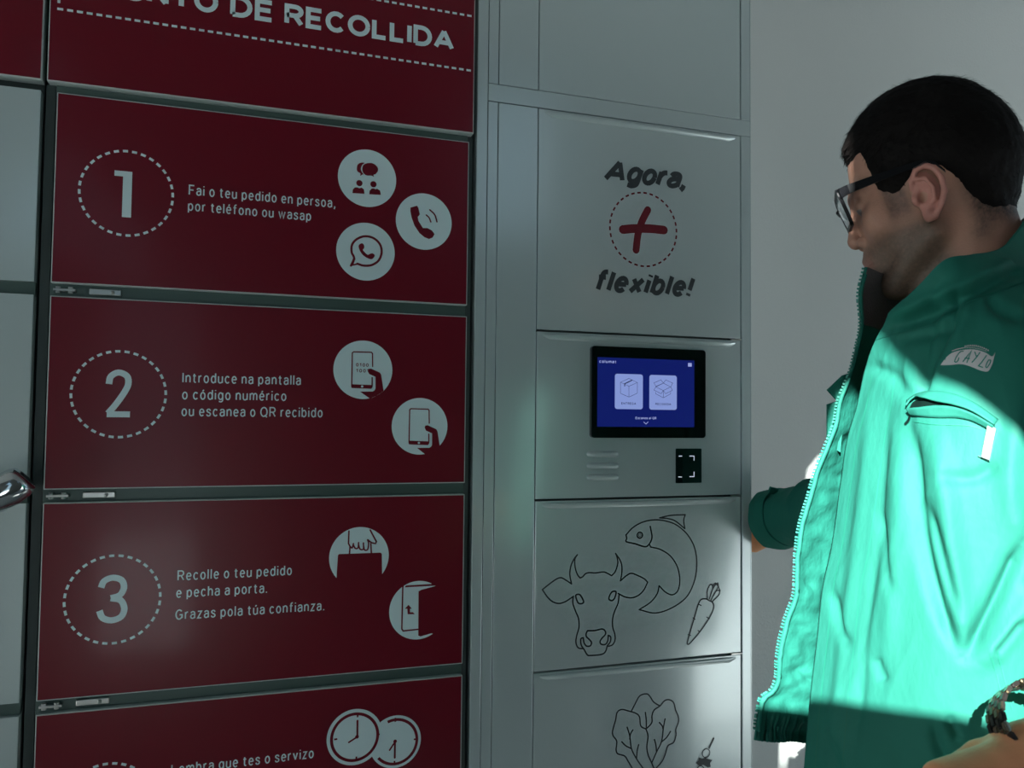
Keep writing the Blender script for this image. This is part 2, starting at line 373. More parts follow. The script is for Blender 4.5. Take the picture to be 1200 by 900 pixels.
# header
hdr = door_slab(HL, HR, HZ, TOP-0.02, red, name='header_panel', y0=-0.004, y1=0.016, label='burgundy header sign with white capitals in a dashed frame')
print_panel(hdr, HL, HR, HZ, TOP-0.02, M_RED, y=-0.0044)
Yh = -0.0047
ink = Print(Yh)
hx = lambda x, y: XZ(x, y, Yh)
base = hx(532, 60)[1]; caph = hx(333, 4.8)[1]-hx(333, 30.3)[1]
put_text(ink, 'RECOLLIDA', hx(333, 30)[0], hx(532, 60)[0], base, caph, weight=0.215, gap=0.02)
put_text(ink, 'DE', hx(269.5, 20)[0], hx(321, 28)[0], base, caph, weight=0.215, gap=0.02)
put_text(ink, 'PUNTO', hx(117, 0)[0], hx(255.5, 15)[0], base, caph, weight=0.215, gap=0.02)
ink.build('lettering', M_INK, hdr)
ink = Print(Yh)
zb = hx(300, 45)[1]; zt_ = hx(500, 9.8)[1]
xa = hx(67, 11)[0]
k = 0; x = xa
while x < HR-0.0025:
    for zz in (zb, zt_): ink.tri([(x, zz-0.0017), (min(x+0.0073, HR-0.002), zz-0.0017), (min(x+0.0073, HR-0.002), zz+0.0017), (x, zz+0.0017)], [(0, 1, 2, 3)])
    x += 0.01195
zz = zb+0.008
while zz < zt_-0.002:
    ink.tri([(xa, zz), (xa+0.0035, zz), (xa+0.0035, zz+0.0068), (xa, zz+0.0068)], [(0, 1, 2, 3)]); zz += 0.0118
ink.build('dashed_frame', M_INK, hdr)

# numbered doors
doors = []
labs = ['burgundy door marked 1 with three white icon discs', 'burgundy door marked 2 with two phone icons',
        'burgundy door marked 3 with bag and door icons', 'burgundy door with two white clock icons', 'plain burgundy lower door', 'plain burgundy lowest door']
for i in range(6):
    zt = ROW0-i*PITCH
    d = door_slab(XL, XR, zt-DH, zt, red, label=labs[i] if i < 4 else None)
    print_panel(d, XL, XR, zt-DH, zt, M_RED)
    doors.append(d)
    # hinge in the gap above the door, at its left end
    hz_ = zt+(PITCH-DH)/2
    bm = bmesh.new()
    if 1 <= i <= 4:
        add_box(bm, XL+0.003, XL+0.030, 0.0010, 0.0085, hz_-0.0018, hz_+0.0018, 0.0008)
        for xx in (XL+0.0085, XL+0.0235):
            g = bmesh.ops.create_cone(bm, cap_ends=True, segments=14, radius1=0.0030, radius2=0.0030, depth=0.0085)
            for v in g['verts']: v.co = Vector((xx+v.co.x, 0.004+v.co.y, hz_+v.co.z))
        add_box(bm, XL+0.046, XL+0.086, 0.005, 0.0095, hz_-0.004, hz_+0.004, 0.001)
        g = bmesh.ops.create_uvsphere(bm, u_segments=10, v_segments=6, radius=0.0028)
        for v in g['verts']: v.co = Vector((XL+0.075+v.co.x, 0.004+v.co.y, hz_+v.co.z))
        bm_obj('hinge', bm, M_STEEL, red)
YI, YI2 = -0.0006, -0.0009
def I(x, y): return XZ(x, y, YI)
def line(pr, s, lx, rx, y, yr=None, cap=12.0, weight=0.125, **kw):
    """y is the baseline at the left end; the wall keeps it level"""
    L = I(lx, y); Rr = I(rx, yr if yr is not None else y)
    z = (L[1]+Rr[1])/2 if yr is not None else L[1]
    c = I(lx, y-cap)[1]-L[1]
    put_text(pr, s, L[0], Rr[0], z, c, weight, **kw)
RC = [(-0.1445, 0.2532), (-0.146, 0.0211), (-0.1458, -0.2109), (-0.1458, -0.4422)]
nums = [('1', 132.5, 153.5, 201, 254.8), ('2', 121, 156, 433, 489), ('3', 112, 149, 673.5, 730.5), None]
texts = [[('Fai o teu pedido en persoa,', 221, 393, 229, 243.3, 12.2), ('por teléfono ou wasap', 220, 364.5, 247.5, 258.5, 12)],
         [('Introduce na pantalla', 213.5, 352.5, 448.8, 451.3, 12.3), ('o código numérico', 213.2, 335.5, 468.3, 470, 12.3), ('ou escanea o QR recibido', 212.5, 378, 488.2, 489, 12.3)],
         [('Recolle o teu pedido', 207.8, 342, 680.5, 674.3, 12.3), ('e pecha a porta.', 206.3, 313, 700.8, 695, 12.3), ('Grazas pola túa confianza.', 205.3, 380, 726, 716, 12.3)],
         [('Lembra que tes o servizo', 200.5, 367.5, 904.5, 892, 12.5)]]
for i in range(4):
    pr = Print(YI); c = (RC[i][0]*S, 1.42+RC[i][1]*S)
    pr.dashring(c, 0.0503*S-0.0015, 0.0034, 32)
    pr.build('dashed_ring', M_INK, doors[i])
    pr = Print(YI)
    if nums[i]:
        n, xl, xr, yt, yb = nums[i]; L = I(xl, yb); H = I((xl+xr)/2, yt)[1]-I((xl+xr)/2, yb)[1]
        if n == '1':
            X0, X1 = L[0], I(xr, yb)[0]; w = 0.0115; zb1, zt1 = I(150, yb)[1], I(150, yt)[1]
            pr.fill([(X1-w, zb1), (X1, zb1), (X1, zt1), (X0, zt1), (X0, zt1-0.0075), (X1-w, zt1-0.0075)])
        else: put_text(pr, n, L[0], I(xr, yb)[0], I((xl+xr)/2, yb)[1]+0, H, 0.125)
        pr.build('number', M_INK, doors[i])
    for s, lx, rx, yl, yr, cap in texts[i]:
        pr = Print(YI); line(pr, s, lx, rx, yl, yr, cap); pr.build('lettering', M_INK, doors[i])

# icons: white discs and dark details over them
z7 = zoomed(380, 170, 5.294, YI2)
IR = 0.0366*S
def icon(door, c, draw, white=None, label=None):
    p = Print(YI)
    (white or (lambda q: q.disc(c, IR, 72)))(p); o = p.build('icon_disc', M_INK, door, label)
    p = Print(YI2); draw(p); p.build('icon_drawing', M_REDINK2, door)
    return o
M_REDINK2 = M_RED
c1 = (0.1305*S, 1.42+0.2994*S); c2 = (0.204*S, 1.42+0.2505*S); c3 = (0.1302*S, 1.42+0.2058*S)
def draw_people(p):
    p.fill(z7((202, 150), (207, 122), (228, 109), (250, 111), (236, 122), (227, 145), (232, 165), (245, 184), (238, 182), (224, 190), (224, 176), (208, 165)), True)
    p.fill(z7((236, 150), (243, 124), (270, 112), (302, 114), (328, 134), (333, 158), (318, 180), (306, 184), (308, 197), (294, 190), (262, 188), (242, 172)), True)
    for dx, dy in ((0, 0), (87, 7)):
        h = z7((218+dx, 236+dy))[0]; p.disc(h, 0.0047, 28)
        p.fill(z7((175+dx+dx*0.2, 298+dy), (177+dx*1.2, 276+dy), (190+dx*1.2, 263+dy), (203+dx*1.2, 262+dy), (218+dx*1.15, 268+dy), (232+dx*1.1, 264+dy), (246+dx*1.15, 275+dy), (249+dx*1.17, 302+dy)))
icon(doors[0], c1, draw_people)
def draw_phone(p):
    p.fill(z7((535, 388), (575, 376), (583, 388), (593, 430), (580, 446), (584, 470), (612, 515), (640, 515), (668, 530), (684, 552), (672, 574), (650, 583), (622, 572), (590, 545), (560, 500), (542, 450), (534, 410)))
    p.stroke(z7((633, 434), (650, 450), (661, 477)), 0.0021); p.stroke(z7((655, 402), (685, 432), (699, 476)), 0.0022)
icon(doors[0], c2, draw_phone)
def draw_chat(p):
    p.stroke(z7((166, 748), (185, 702), (170, 665), (172, 620), (200, 585), (250, 566), (305, 577), (345, 615), (356, 665), (338, 715), (295, 744), (245, 748), (205, 736)), 0.0034, smooth=True, n=5)
    p.fill(z7((157, 753), (180, 700), (194, 706), (182, 738), (212, 731), (212, 742)))
    p.fill(z7((214, 622), (234, 609), (247, 622), (247, 640), (240, 652), (268, 680), (284, 675), (300, 672), (313, 684), (305, 700), (290, 708), (262, 698), (235, 677), (218, 648)), True, 4)
icon(doors[0], c3, draw_chat)

z8 = zoomed(380, 380, 5.294, YI2)
def phone_icon(dx, dy, digits, ctr):
    T = lambda *q: z8(*[(a+dx, b+dy) for a, b in q])
    def dr(p):
        w = 0.0018
        p.stroke(T((300, 262), (299, 182), (293, 174), (182, 171), (174, 178), (170, 382), (172, 392)), w, smooth=False)
        p.fill(T((170, 372), (300, 377), (300, 388), (292, 400), (176, 396), (169, 388)))
        p.stroke(T((297, 330), (297, 382)), w, smooth=False)
        if digits:
            for s, y in (('0100', 263), ('1001', 299)):
                a = T((197, y-6), (275, y)); put_text(p, s, a[0][0], a[1][0], T((236, y))[0][1], 0.0052, 0.19)
        # pointing hand, cut out of the disc down to its rim
        p.fill(T((270, 288), (275, 277), (290, 275), (345, 300), (353, 315), (368, 412), (352, 426), (322, 445), (282, 460), (222, 418), (300, 417), (312, 410), (318, 398), (318, 326), (278, 308)))
    def wh(p):
        p.disc(ctr, IR, 72)
    def home(p): pass
    icon(doors[1], ctr, dr, wh)
    p = Print(-0.0012); p.disc(T((235, 386))[0], 0.0018, 20)
    # rim band between the drawn thumb and the phone stays white
    p.build('icon_home_button', M_INK, doors[1])
cA = XZ(425.6, 433.3, YI); cB = XZ(492, 499.5, YI)
phone_icon(0, 0, True, cA)
# second phone: same drawing a little smaller; its screen stays empty
z8b = z8
def second_phone():
    f = lambda a, b: (526+(a-170)*0.965, 524+(b-171)*0.985)
    T = lambda *q: z8(*[f(a, b) for a, b in q])
    p = Print(YI); p.disc(cB, IR*0.985, 72); p.build('icon_disc', M_INK, doors[1])
    p = Print(YI2); w = 0.0018
    p.stroke(T((300, 262), (299, 182), (293, 174), (182, 171), (174, 178), (170, 382), (172, 392)), w, smooth=False)
    p.fill(T((170, 372), (300, 377), (300, 388), (292, 400), (176, 396), (169, 388)))
    p.stroke(T((297, 330), (297, 382)), w, smooth=False)
    p.fill(T((270, 288), (275, 277), (290, 275), (345, 300), (353, 315), (368, 412), (352, 430), (322, 449), (276, 460), (222, 418), (300, 417), (312, 410), (318, 398), (318, 326), (278, 308)))
    p.build('icon_drawing', M_RED, doors[1])
    p = Print(-0.0012); p.disc(T((233, 386))[0], 0.0018, 20); p.build('icon_home_button', M_INK, doors[1])
second_phone()

z9 = zoomed(370, 600, 5.294, YI2)
cC = XZ(421, 652.5, YI)
def draw_bag(p):
    p.fill(z9((128, 420), (138, 268), (146, 261), (402, 252), (410, 260), (412, 405), (400, 440), (270, 485), (150, 450)))
    w = 0.0022
    p.stroke(z9((206, 118), (203, 195), (213, 214), (209, 262)), w, smooth=False)
    p.stroke(z9((338, 112), (376, 184), (370, 196), (345, 190), (322, 172)), w, smooth=False)
    p.stroke(z9((215, 215), (226, 222), (234, 196)), w); p.stroke(z9((234, 205), (245, 225), (262, 222), (266, 190)), w)
    p.stroke(z9((266, 205), (275, 230), (295, 230), (296, 192)), w); p.stroke(z9((296, 205), (303, 235), (322, 232), (328, 195), (322, 172)), w)
    p.stroke(z9((342, 196), (345, 255)), w, smooth=False)
icon(doors[2], cC, draw_bag)
cD = z9((635, 609))[0]
def draw_door(p):
    w = 0.0022
    p.fill(z9((638, 492), (655, 483), (746, 458), (830, 455), (830, 770), (716, 753), (650, 772), (636, 766)))
    p.fill(z9((552, 468), (560, 456), (715, 447), (800, 440), (800, 456), (742, 457), (560, 467)))
    p.fill(z9((716, 444), (830, 400), (830, 456), (742, 457)))
    p.fill(z9((634, 770), (716, 752), (830, 752), (830, 800), (720, 762)))if False else None
    p.stroke(z9((545, 440), (540, 470), (534, 725), (542, 738), (634, 728)), w, smooth=False)
    p.fill(z9((553, 600), (576, 576), (596, 600), (584, 600), (584, 622), (604, 622), (614, 634), (570, 634), (568, 600)))
icon(doors[2], cD, draw_door)

z10 = zoomed(370, 810, 8.571, YI2)
ca = z10((392, 460))[0]; cb_ = z10((800, 508))[0]
ra = (z10((677, 450))[0][0]-z10((110, 470))[0][0])/2*1.0
rA = 0.0405
def clocks(door):
    p = Print(YI); p.disc(ca, rA, 72); p.disc(cb_, rA*0.955, 72); p.build('icon_disc', M_INK, door)
    p = Print(YI2)
    p.ring(cb_, rA*0.955*0.84, 0.0042, 60, -2.45, 1.95)
    for a, b in (((800, 268), (800, 308)), ((985, 484), (1020, 480)), ((791, 700), (791, 735))): p.stroke(z10(a, b), 0.0024, smooth=False, cap=False)
    p.stroke(z10((796, 505), (794, 668)), 0.0028, smooth=False); p.stroke(z10((800, 503), (742, 592)), 0.0024, smooth=False); p.disc(z10((797, 504))[0], 0.0027, 16)
    p.build('icon_drawing', M_RED, door)
    p = Print(-0.0012); p.disc(ca, rA*1.0, 72); p.build('icon_disc', M_INK, door)
    p = Print(-0.0015); p.ring(ca, rA*0.83, 0.0042, 72)
    for a, b in (((421, 222), (420, 260)), ((610, 436), (642, 431)), ((408, 655), (406, 692)), ((185, 484), (216, 478))): p.stroke(z10(a, b), 0.0024, smooth=False, cap=False)
    p.stroke(z10((419, 295), (417, 455)), 0.0028, smooth=False); p.stroke(z10((415, 458), (332, 512)), 0.0024, smooth=False); p.disc(z10((414, 456))[0], 0.0027, 16)
    p.build('icon_drawing', M_RED, door)
clocks(doors[3])
adopt(red)

# ------------------------------------------------------------------ neighbouring bank on the left
left = thing('locker_bank', 'grey-doored locker bank at the left edge, under a burgundy header', 'locker', (-0.6, 0.3, 0))
LX0 = -0.90
lx1 = XZ(51, 60)[0]
bl = [(LX0, LCR, 0.30, 0.34, 0.0, TOP), (LX0, LX0+0.012, 0.021, 0.30, 0.0, TOP), (LCR-0.012, LCR, 0.021, 0.30, 0.0, TOP)]
for i in range(7):
    zt = ROW0-i*PITCH+(PITCH-DH)/2; bl.append((LX0+0.012, LCR-0.012, 0.021, 0.30, zt-0.009, zt+0.009))
boxes('carcass', bl, M_CARC, left)
lh = door_slab(LX0, lx1, HZ, TOP-0.02, left, name='header_panel', y0=-0.004, y1=0.016, label='burgundy header panel'); print_panel(lh, LX0, lx1, HZ, TOP-0.02, M_RED, y=-0.0044)
for i in range(6):
    zt = ROW0-i*PITCH
    door_slab(LX0, LCR, zt-DH, zt, left, m=M_LGREY)
    if i: box('cross_rail', LX0, LCR-0.001, 0.010, 0.0205, zt-0.004, zt+(PITCH-DH)+0.004, bpy.data.materials['rail_shade_grey'], left)
# chrome lever that sticks out of the second door
def tube(bm, pts, radii, seg=16, caps=True, flat=1.0):
    pts = [np.array(p, float) for p in pts]; rings = []
    up = np.array([0, 0, 1.0])
    for i, p in enumerate(pts):
        t = pts[min(i+1, len(pts)-1)]-pts[max(i-1, 0)]; t /= np.linalg.norm(t)
        a = np.cross(t, up); 
        if np.linalg.norm(a) < 0.1: a = np.cross(t, np.array([0, 1.0, 0]))
        a /= np.linalg.norm(a); b = np.cross(a, t)
        rings.append([bm.verts.new(Vector(p+radii[i]*(a*math.cos(2*math.pi*k/seg)+b*flat*math.sin(2*math.pi*k/seg)))) for k in range(seg)])
    for i in range(len(rings)-1):
        for k in range(seg):
            bm.faces.new((rings[i][k], rings[i][(k+1) % seg], rings[i+1][(k+1) % seg], rings[i+1][k]))
    if caps:
        bm.faces.new(rings[0][::-1]); bm.faces.new(rings[-1])
bm = bmesh.new()
Lp = [at(-90, 600, -0.055), at(-40, 592, -0.055), at(-5, 580, -0.055), at(14, 571, -0.055), at(24, 564, -0.055), at(29, 560, -0.055)]
tube(bm, Lp, [0.019, 0.020, 0.0215, 0.0215, 0.0195, 0.0165], 24, flat=1.05)
tube(bm, [at(-85, 600, -0.055), at(-85, 600, -0.0015)], [0.012, 0.014], 16)
bmesh.ops.recalc_face_normals(bm, faces=bm.faces)
bm_obj('lever_handle', bm, M_CHROME, left, True, label='chrome lever handle')
adopt(left)

# ------------------------------------------------------------------ grey cabinet with the touchscreen
gc = thing('locker_cabinet', 'tall grey locker cabinet with touchscreen door and line drawings of food', 'locker', (0.58, 0.3, 0))
ZR0, ZR1 = ZB, ZA
YP = 0.0
GAP = 0.0016
box('carcass', P0, GE, 0.022, 0.34, 0.0, TOP, M_CARC, gc)
boxes('side_panel', [(GE, GE+0.0012, 0.0, 0.3495, 0.0, TOP)], M_GREY, gc)
box('front_post', P0, S0-0.0006, YP, 0.0215, 0.0, TOP, M_GREY, gc, 0.0012)
zr0l, zr1l = XZ(577, 116)[1], XZ(577, 97.5)[1]
for a, b in ((0.0, ZB-0.0008), (ZA+0.0008, TOP)): box('front_strip', S0+0.0006, S1-0.0006, YP+0.0006, 0.0215, a, b, M_GREY, gc, 0.0008)
for a, b in ((0.0, ZB-0.0012), (ZA+0.0008, TOP)): box('blank_panel', S1+0.0006, G0-0.0010, YP, 0.0215, a, b, M_GREY, gc, 0.0010)
box('cross_rail', S0+0.0003, GE-0.0002, YP, 0.0215, ZB+0.0002, ZA-0.0002, M_GREY, gc, 0.0008)
for a, b in ((0.0, ZB-0.0004), (ZA+0.0004, TOP)): box('edge_post', G1+0.0018, GE-0.0002, YP, 0.0215, a, b, M_GREY, gc, 0.0010)
ztops = [TOP-0.02, ZB-0.0012, ZC-0.0016, ZD-0.0016, ZE-0.0016, ZE-0.0016-0.2725, ZE-0.0016-0.545]
zbots = [ZA+0.0010, ZC+0.0016, ZD+0.0016, ZE+0.0016, ZE-0.2725+0.0016, ZE-0.545+0.0016, 0.06]
glabs = ['blank upper door', 'door reading Agora, + flexible!', 'control panel with touchscreen, louvres and scanner', 'door with cow, fish and carrot drawings', 'door with lettuce and skewer drawings', None, None]
gd = []
for i, (zt, zb1) in enumerate(zip(ztops, zbots)):
    m = M_LGREY
    d = box('control_panel' if i == 2 else 'door', G0+0.0006, G1-0.0008, YP+0.0002, 0.020, zb1, zt, m, gc, 0.0012)
    if glabs[i]: d['label'] = glabs[i]
    gd.append(d)
    if i >= 1:
        # folded pull lip along the top edge
        xa_, xb_ = G0+0.009, G1-0.010
        V = []; 
        prof = [(0.0002, zt-0.0030), (-0.0030, zt-0.0036), (-0.0034, zt-0.0055), (-0.0026, zt-0.0085), (-0.0006, zt-0.0120), (0.0004, zt-0.0125)]
        ends = [(0.0, 1.0)]; n = 26; rows = []
        for k in range(n+1):
            t = k/n; x = xa_+(xb_-xa_)*t
            e = min(1.0, min(x-xa_, xb_-x)/0.010); e = math.sqrt(max(0, 1-(1-e)**2))
            rows.append([(x, 0.0004+(y_-0.0004)*e, zt-0.003+(z_-zt+0.003)*(0.35+0.65*e)) for y_, z_ in prof])
        V = [p for r in rows for p in r]; q = len(prof)
        F = [(a*q+b, a*q+b+1, (a+1)*q+b+1, (a+1)*q+b) for a in range(n) for b in range(q-1)]
        o = meshobj('door_pull', V, F, m, d, True)
    if 2 <= i <= 5:
        # little hinge pin in the gap at the right-hand end
        boxes('hinge', [(G1-0.020, G1+0.001, -0.0006, 0.003, zt+0.0004, zt+0.0026), (G1-0.006, G1+0.0012, -0.0012, 0.004, zt+0.0010, zt+0.0022)], M_STEEL, d, 0.0003)

# "Agora, + flexible!"
K = lambda x, y: XZ(x, y, YI)
p = Print(YI)
a, b = K(707, 213.3), K(804, 221); capz = K(722, 188.5)[1]-K(722, 215)[1]
put_text(p, 'Agora,', a[0], b[0], (K(707, 213.3)[1]+K(796, 220.3)[1])/2, capz, weight=0.225, shear=0.22, gap=-0.03)
p.build('lettering', M_DARKINK, gd[1], 'charcoal italic lettering'); p = Print(YI)
a, b = K(698, 343), K(815, 348)
put_text(p, 'flexible!', a[0], b[0], (K(699, 343)[1]+K(812, 348)[1])/2, capz*0.98, weight=0.22, shear=0.22, gap=0.035)
p.build('lettering', M_DARKINK, gd[1], 'charcoal italic lettering')
p = Print(YI); pc = (0.5192*S, 1.42+0.2666*S); p.dashring(pc, 0.0534*S-0.0012, 0.0030, 34)
p.build('dashed_ring', M_REDINK, gd[1], 'red dashed ring')
p = Print(YI); p.stroke([K(730, 269), K(745, 267.8), K(762, 268), K(778, 269.6)], 0.0150); p.build('plus_sign', M_REDINK, gd[1], 'red hand-drawn plus sign')
p = Print(YI2); p.stroke([K(759, 246), K(752, 260), K(747.5, 275), K(745.3, 293)], 0.0128); p.build('plus_sign', M_REDINK, gd[1])

# drawings
DW = 0.0023
zc = zoomed(620, 640, 6.43, YI)
p = Print(YI)
p.stroke(zc((320, 285), (280, 258), (240, 238), (200, 252), (145, 292), (100, 328)), DW, n=5)
p.stroke(zc((100, 328), (140, 385), (180, 420), (225, 432), (270, 420), (310, 395), (335, 378)), DW, n=5)
p.stroke(zc((320, 285), (307, 215), (315, 150), (340, 95), (364, 65)), DW, n=5); p.stroke(zc((364, 65), (345, 100), (348, 165), (365, 215), (385, 240)), DW, n=5)
p.stroke(zc((385, 240), (405, 230), (425, 208), (455, 200), (500, 202), (560, 195), (590, 205), (622, 223)), DW, n=5)
p.stroke(zc((622, 223), (650, 190), (668, 130), (663, 85), (652, 55)), DW, n=5); p.stroke(zc((652, 55), (685, 105), (699, 150), (698, 210), (688, 262)), DW, n=5)
p.stroke(zc((688, 262), (730, 225), (770, 205), (820, 222), (870, 248), (893, 272)), DW, n=5); p.stroke(zc((893, 272), (865, 330), (825, 370), (775, 389), (720, 382), (672, 357)), DW, n=5)
p.stroke(zc((333, 378), (330, 430), (350, 490), (372, 545), (376, 610), (360, 670), (353, 725), (370, 765), (408, 773)), DW, n=5)
p.stroke(zc((678, 365), (670, 430), (645, 490), (630, 545), (630, 610), (645, 660), (648, 705), (630, 742), (598, 755)), DW, n=5)
p.stroke(zc((352, 372), (380, 365), (402, 395), (410, 425), (385, 434), (365, 420)), DW*1.15, closed=True, n=5)
p.stroke(zc((655, 345), (628, 343), (608, 370), (602, 400), (625, 410), (645, 390)), DW*1.15, closed=True, n=5)
p.stroke(zc((440, 638), (430, 660), (432, 682), (450, 700), (470, 725), (462, 750), (435, 754), (415, 730), (408, 690)), DW*1.1, n=5)
p.stroke(zc((440, 638), (495, 636), (550, 625), (573, 640), (575, 665), (548, 695), (535, 720), (545, 740), (575, 740), (592, 715), (597, 672)), DW*1.1, n=5)
p.stroke(zc((408, 690), (390, 700), (393, 745), (415, 780)), DW*1.1, n=5); p.stroke(zc((597, 672), (615, 685), (612, 720), (590, 750)), DW*1.1, n=5)
p.stroke(zc((415, 780), (440, 820), (470, 824), (545, 816), (575, 795), (590, 750)), DW*1.1, n=5)
p.build('cow_drawing', M_DARKINK, gd[3])
zf = zoomed(720, 590, 5.0, YI)
p = Print(YI)
p.stroke(zf((68, 184), (110, 140), (170, 108), (240, 96), (310, 105), (370, 130), (430, 185), (470, 260), (483, 350), (470, 450), (425, 545), (340, 610), (240, 642), (145, 622)), DW, n=6)
p.stroke(zf((145, 622), (210, 580), (250, 530), (262, 482)), DW, n=5); p.stroke(zf((262, 482), (300, 520), (340, 535), (372, 510), (383, 450), (370, 375), (330, 310), (270, 270), (212, 255)), DW, n=6)
p.stroke(zf((212, 255), (205, 238)), DW, smooth=False); p.stroke(zf((68, 184), (72, 205), (70, 224), (120, 236), (175, 253), (200, 243), (220, 200), (210, 135)), DW*1.15, n=5)
p.ring(zf((149, 186))[0], 0.0049, 0.0024, 24); p.ring(zf((149, 186))[0], 0.0022, 0.0010, 16)
p.stroke(zf((265, 84), (330, 70), (415, 66)), DW, n=4); p.stroke(zf((415, 66), (406, 100), (413, 148)), DW, n=4); p.stroke(zf((413, 148), (360, 105), (320, 90), (265, 84)), DW, n=4)
p.build('fish_drawing', M_DARKINK, gd[3])
p = Print(YI)
p.stroke(zf((540, 560), (510, 562), (492, 590), (470, 665), (445, 750), (428, 815), (436, 824), (460, 800), (510, 740), (560, 665), (582, 610), (575, 580), (552, 568)), DW, closed=True, n=4)
for a_, b_ in (((493, 590), (508, 598)), ((461, 670), (473, 679)), ((434, 768), (446, 774)), ((557, 676), (541, 666)), ((498, 752), (490, 744))): p.stroke(zf(a_, b_), DW*0.8, smooth=False)
for q in (((545, 558), (545, 510), (562, 475), (578, 490), (556, 560)), ((556, 560), (568, 520), (588, 482), (603, 468), (607, 490), (566, 565)), ((566, 568), (590, 520), (614, 510), (612, 535), (574, 575))): p.stroke(zf(*q), DW*0.8, n=4)
p.stroke(zf((562, 475), (580, 478), (592, 466), (603, 480), (606, 466), (612, 492), (620, 512)), DW*0.8, n=3)
p.build('carrot_drawing', M_DARKINK, gd[3])
zl = zoomed(700, 800, 7.5, YI)
p = Print(YI)
p.stroke(zl((305, 748), (270, 690), (240, 645), (180, 625), (165, 590), (170, 515), (138, 465), (135, 420), (160, 330), (175, 260), (215, 236), (270, 248), (335, 268), (370, 300), (382, 380), (428, 408)), DW, n=5)
p.stroke(zl((300, 248), (330, 190), (365, 125), (400, 103), (440, 100), (465, 125), (495, 170), (550, 205)), DW, n=5)
p.stroke(zl((428, 408), (478, 352), (480, 290), (500, 240), (550, 205), (590, 160), (630, 150), (670, 175), (688, 240), (712, 300), (712, 350), (690, 410), (692, 460), (670, 525), (620, 555), (600, 620), (570, 690), (520, 748)), DW, n=5)
p.stroke(zl((428, 408), (445, 470), (435, 560), (445, 630), (475, 700), (500, 760)), DW, n=5)
for q in (((422, 262), (430, 330), (430, 408)), ((262, 392), (285, 470), (300, 580), (345, 670), (400, 750)), ((312, 415), (292, 450), (285, 495)), ((215, 520), (250, 555), (300, 580)), ((363, 545), (350, 600), (345, 665)),
          ((595, 318), (580, 400), (565, 515), (520, 610), (480, 700)), ((545, 350), (570, 380), (577, 405)), ((643, 428), (610, 480), (565, 520)), ((502, 500), (515, 550), (520, 605))): p.stroke(zl(*q), DW, n=4)
p.stroke(zl((400, 750), (430, 800), (470, 850), (510, 880), (560, 850), (520, 748)), DW, n=4)
p.build('lettuce_drawing', M_DARKINK, gd[4])
p = Print(YI)
p.stroke(zl((1022, 490), (984, 575)), DW*1.3, smooth=False); p.ring(zl((956, 620))[0], 0.0072, 0.0017, 32)
p.fill(zl((892, 655), (920, 668), (950, 662), (980, 672), (1012, 680), (992, 705), (996, 740), (970, 745), (930, 722), (900, 735), (865, 705), (888, 685)))
p.ring(zl((905, 770))[0], 0.0072, 0.0017, 32); p.stroke(zl((870, 810), (800, 960)), DW*1.3, smooth=False)
p.build('skewer_drawing', M_DARKINK, gd[4])

# control panel: tablet, louvres, scanner
cp = gd[2]
t0, t1 = XZ(691, 460)[0], XZ(824.2, 460)[0]; tz1 = (XZ(757, 408.2)[1]); tz0 = XZ(757, 513)[1]
def rounded_slab(name, x0, x1, z0, z1, y0, y1, r, m, parent, bev=0.001, label=None):
    P = []
    for cx, cz, a_ in ((x1-r, z1-r, 0), (x0+r, z1-r, 1), (x0+r, z0+r, 2), (x1-r, z0+r, 3)):
        for k in range(9):
            t = (a_+k/8)*math.pi/2; P.append((cx+r*math.cos(t), cz+r*math.sin(t)))
    bm = bmesh.new(); f = bm.faces.new([bm.verts.new((a_, y0, b_)) for a_, b_ in P])
    g = bmesh.ops.extrude_face_region(bm, geom=[f]); 
    for v in g['geom']:
        if isinstance(v, bmesh.types.BMVert): v.co.y = y1
    bmesh.ops.recalc_face_normals(bm, faces=bm.faces)
    ff = [f_ for f_ in bm.faces if abs(f_.calc_center_median().y-y0) < 1e-6]
    if bev: bmesh.ops.bevel(bm, geom=[e for q in ff for e in q.edges], offset=bev, segments=2, affect='EDGES')
    return bm_obj(name, bm, m, parent, label=label)
rounded_slab('touchscreen', t0, t1, tz0, tz1, -0.0085, 0.0, 0.0055, M_BLACK, cp, 0.0012, 'black bezelled touchscreen')
YS = -0.0087; V_ = lambda x, y: XZ(x, y, YS)
sx0, sx1, sz1, sz0 = V_(700, 460)[0], V_(813.6, 460)[0], (V_(757, 420.5)[1]), V_(757, 500.3)[1]
p = Print(YS); p.tri([(sx0, sz0), (sx1, sz0), (sx1, sz1), (sx0, sz1)], [(0, 1, 2, 3)]); p.build('screen_display', M_SCREEN, cp, 'lit deep blue display')
YS2 = YS-0.0002
zs = zoomed(695, 412, 9.6, YS2)
for (a_, b_) in (((245, 253), (560, 648)), ((633, 266), (942, 655))):
    q0 = zs(((a_[0]), (a_[1]+b_[1])/2))[0]; q1 = zs((b_[0], (a_[1]+b_[1])/2))[0]; zz1 = zs(((a_[0]+b_[0])/2, a_[1]))[0][1]; zz0 = zs(((a_[0]+b_[0])/2, b_[1]))[0][1]
    p = Print(YS2); p.rrect(q0[0], q1[0], zz0, zz1, 0.0042); p.build('screen_button', M_CARD, cp)
def scr_text(s, x0, x1, yb, cap, m, weight=0.16, Y=YS2):
    p = Print(Y); A = zs((x0, yb), (x1, yb), ((x0+x1)/2, yb-cap), ((x0+x1)/2, yb)); put_text(p, s, A[0][0], A[1][0], A[3][1], A[2][1]-A[3][1], weight)
    p.build('screen_lettering', m, cp)
scr_text('columat', 70, 262, 130, 36, M_SCRTXT, 0.2)
scr_text('Escanea el QR', 478, 712, 762, 28, M_SCRTXT, 0.2)
scr_text('ENTREGA', 318, 482, 597, 26, M_SCRLINE, 0.16, YS2-0.0002)
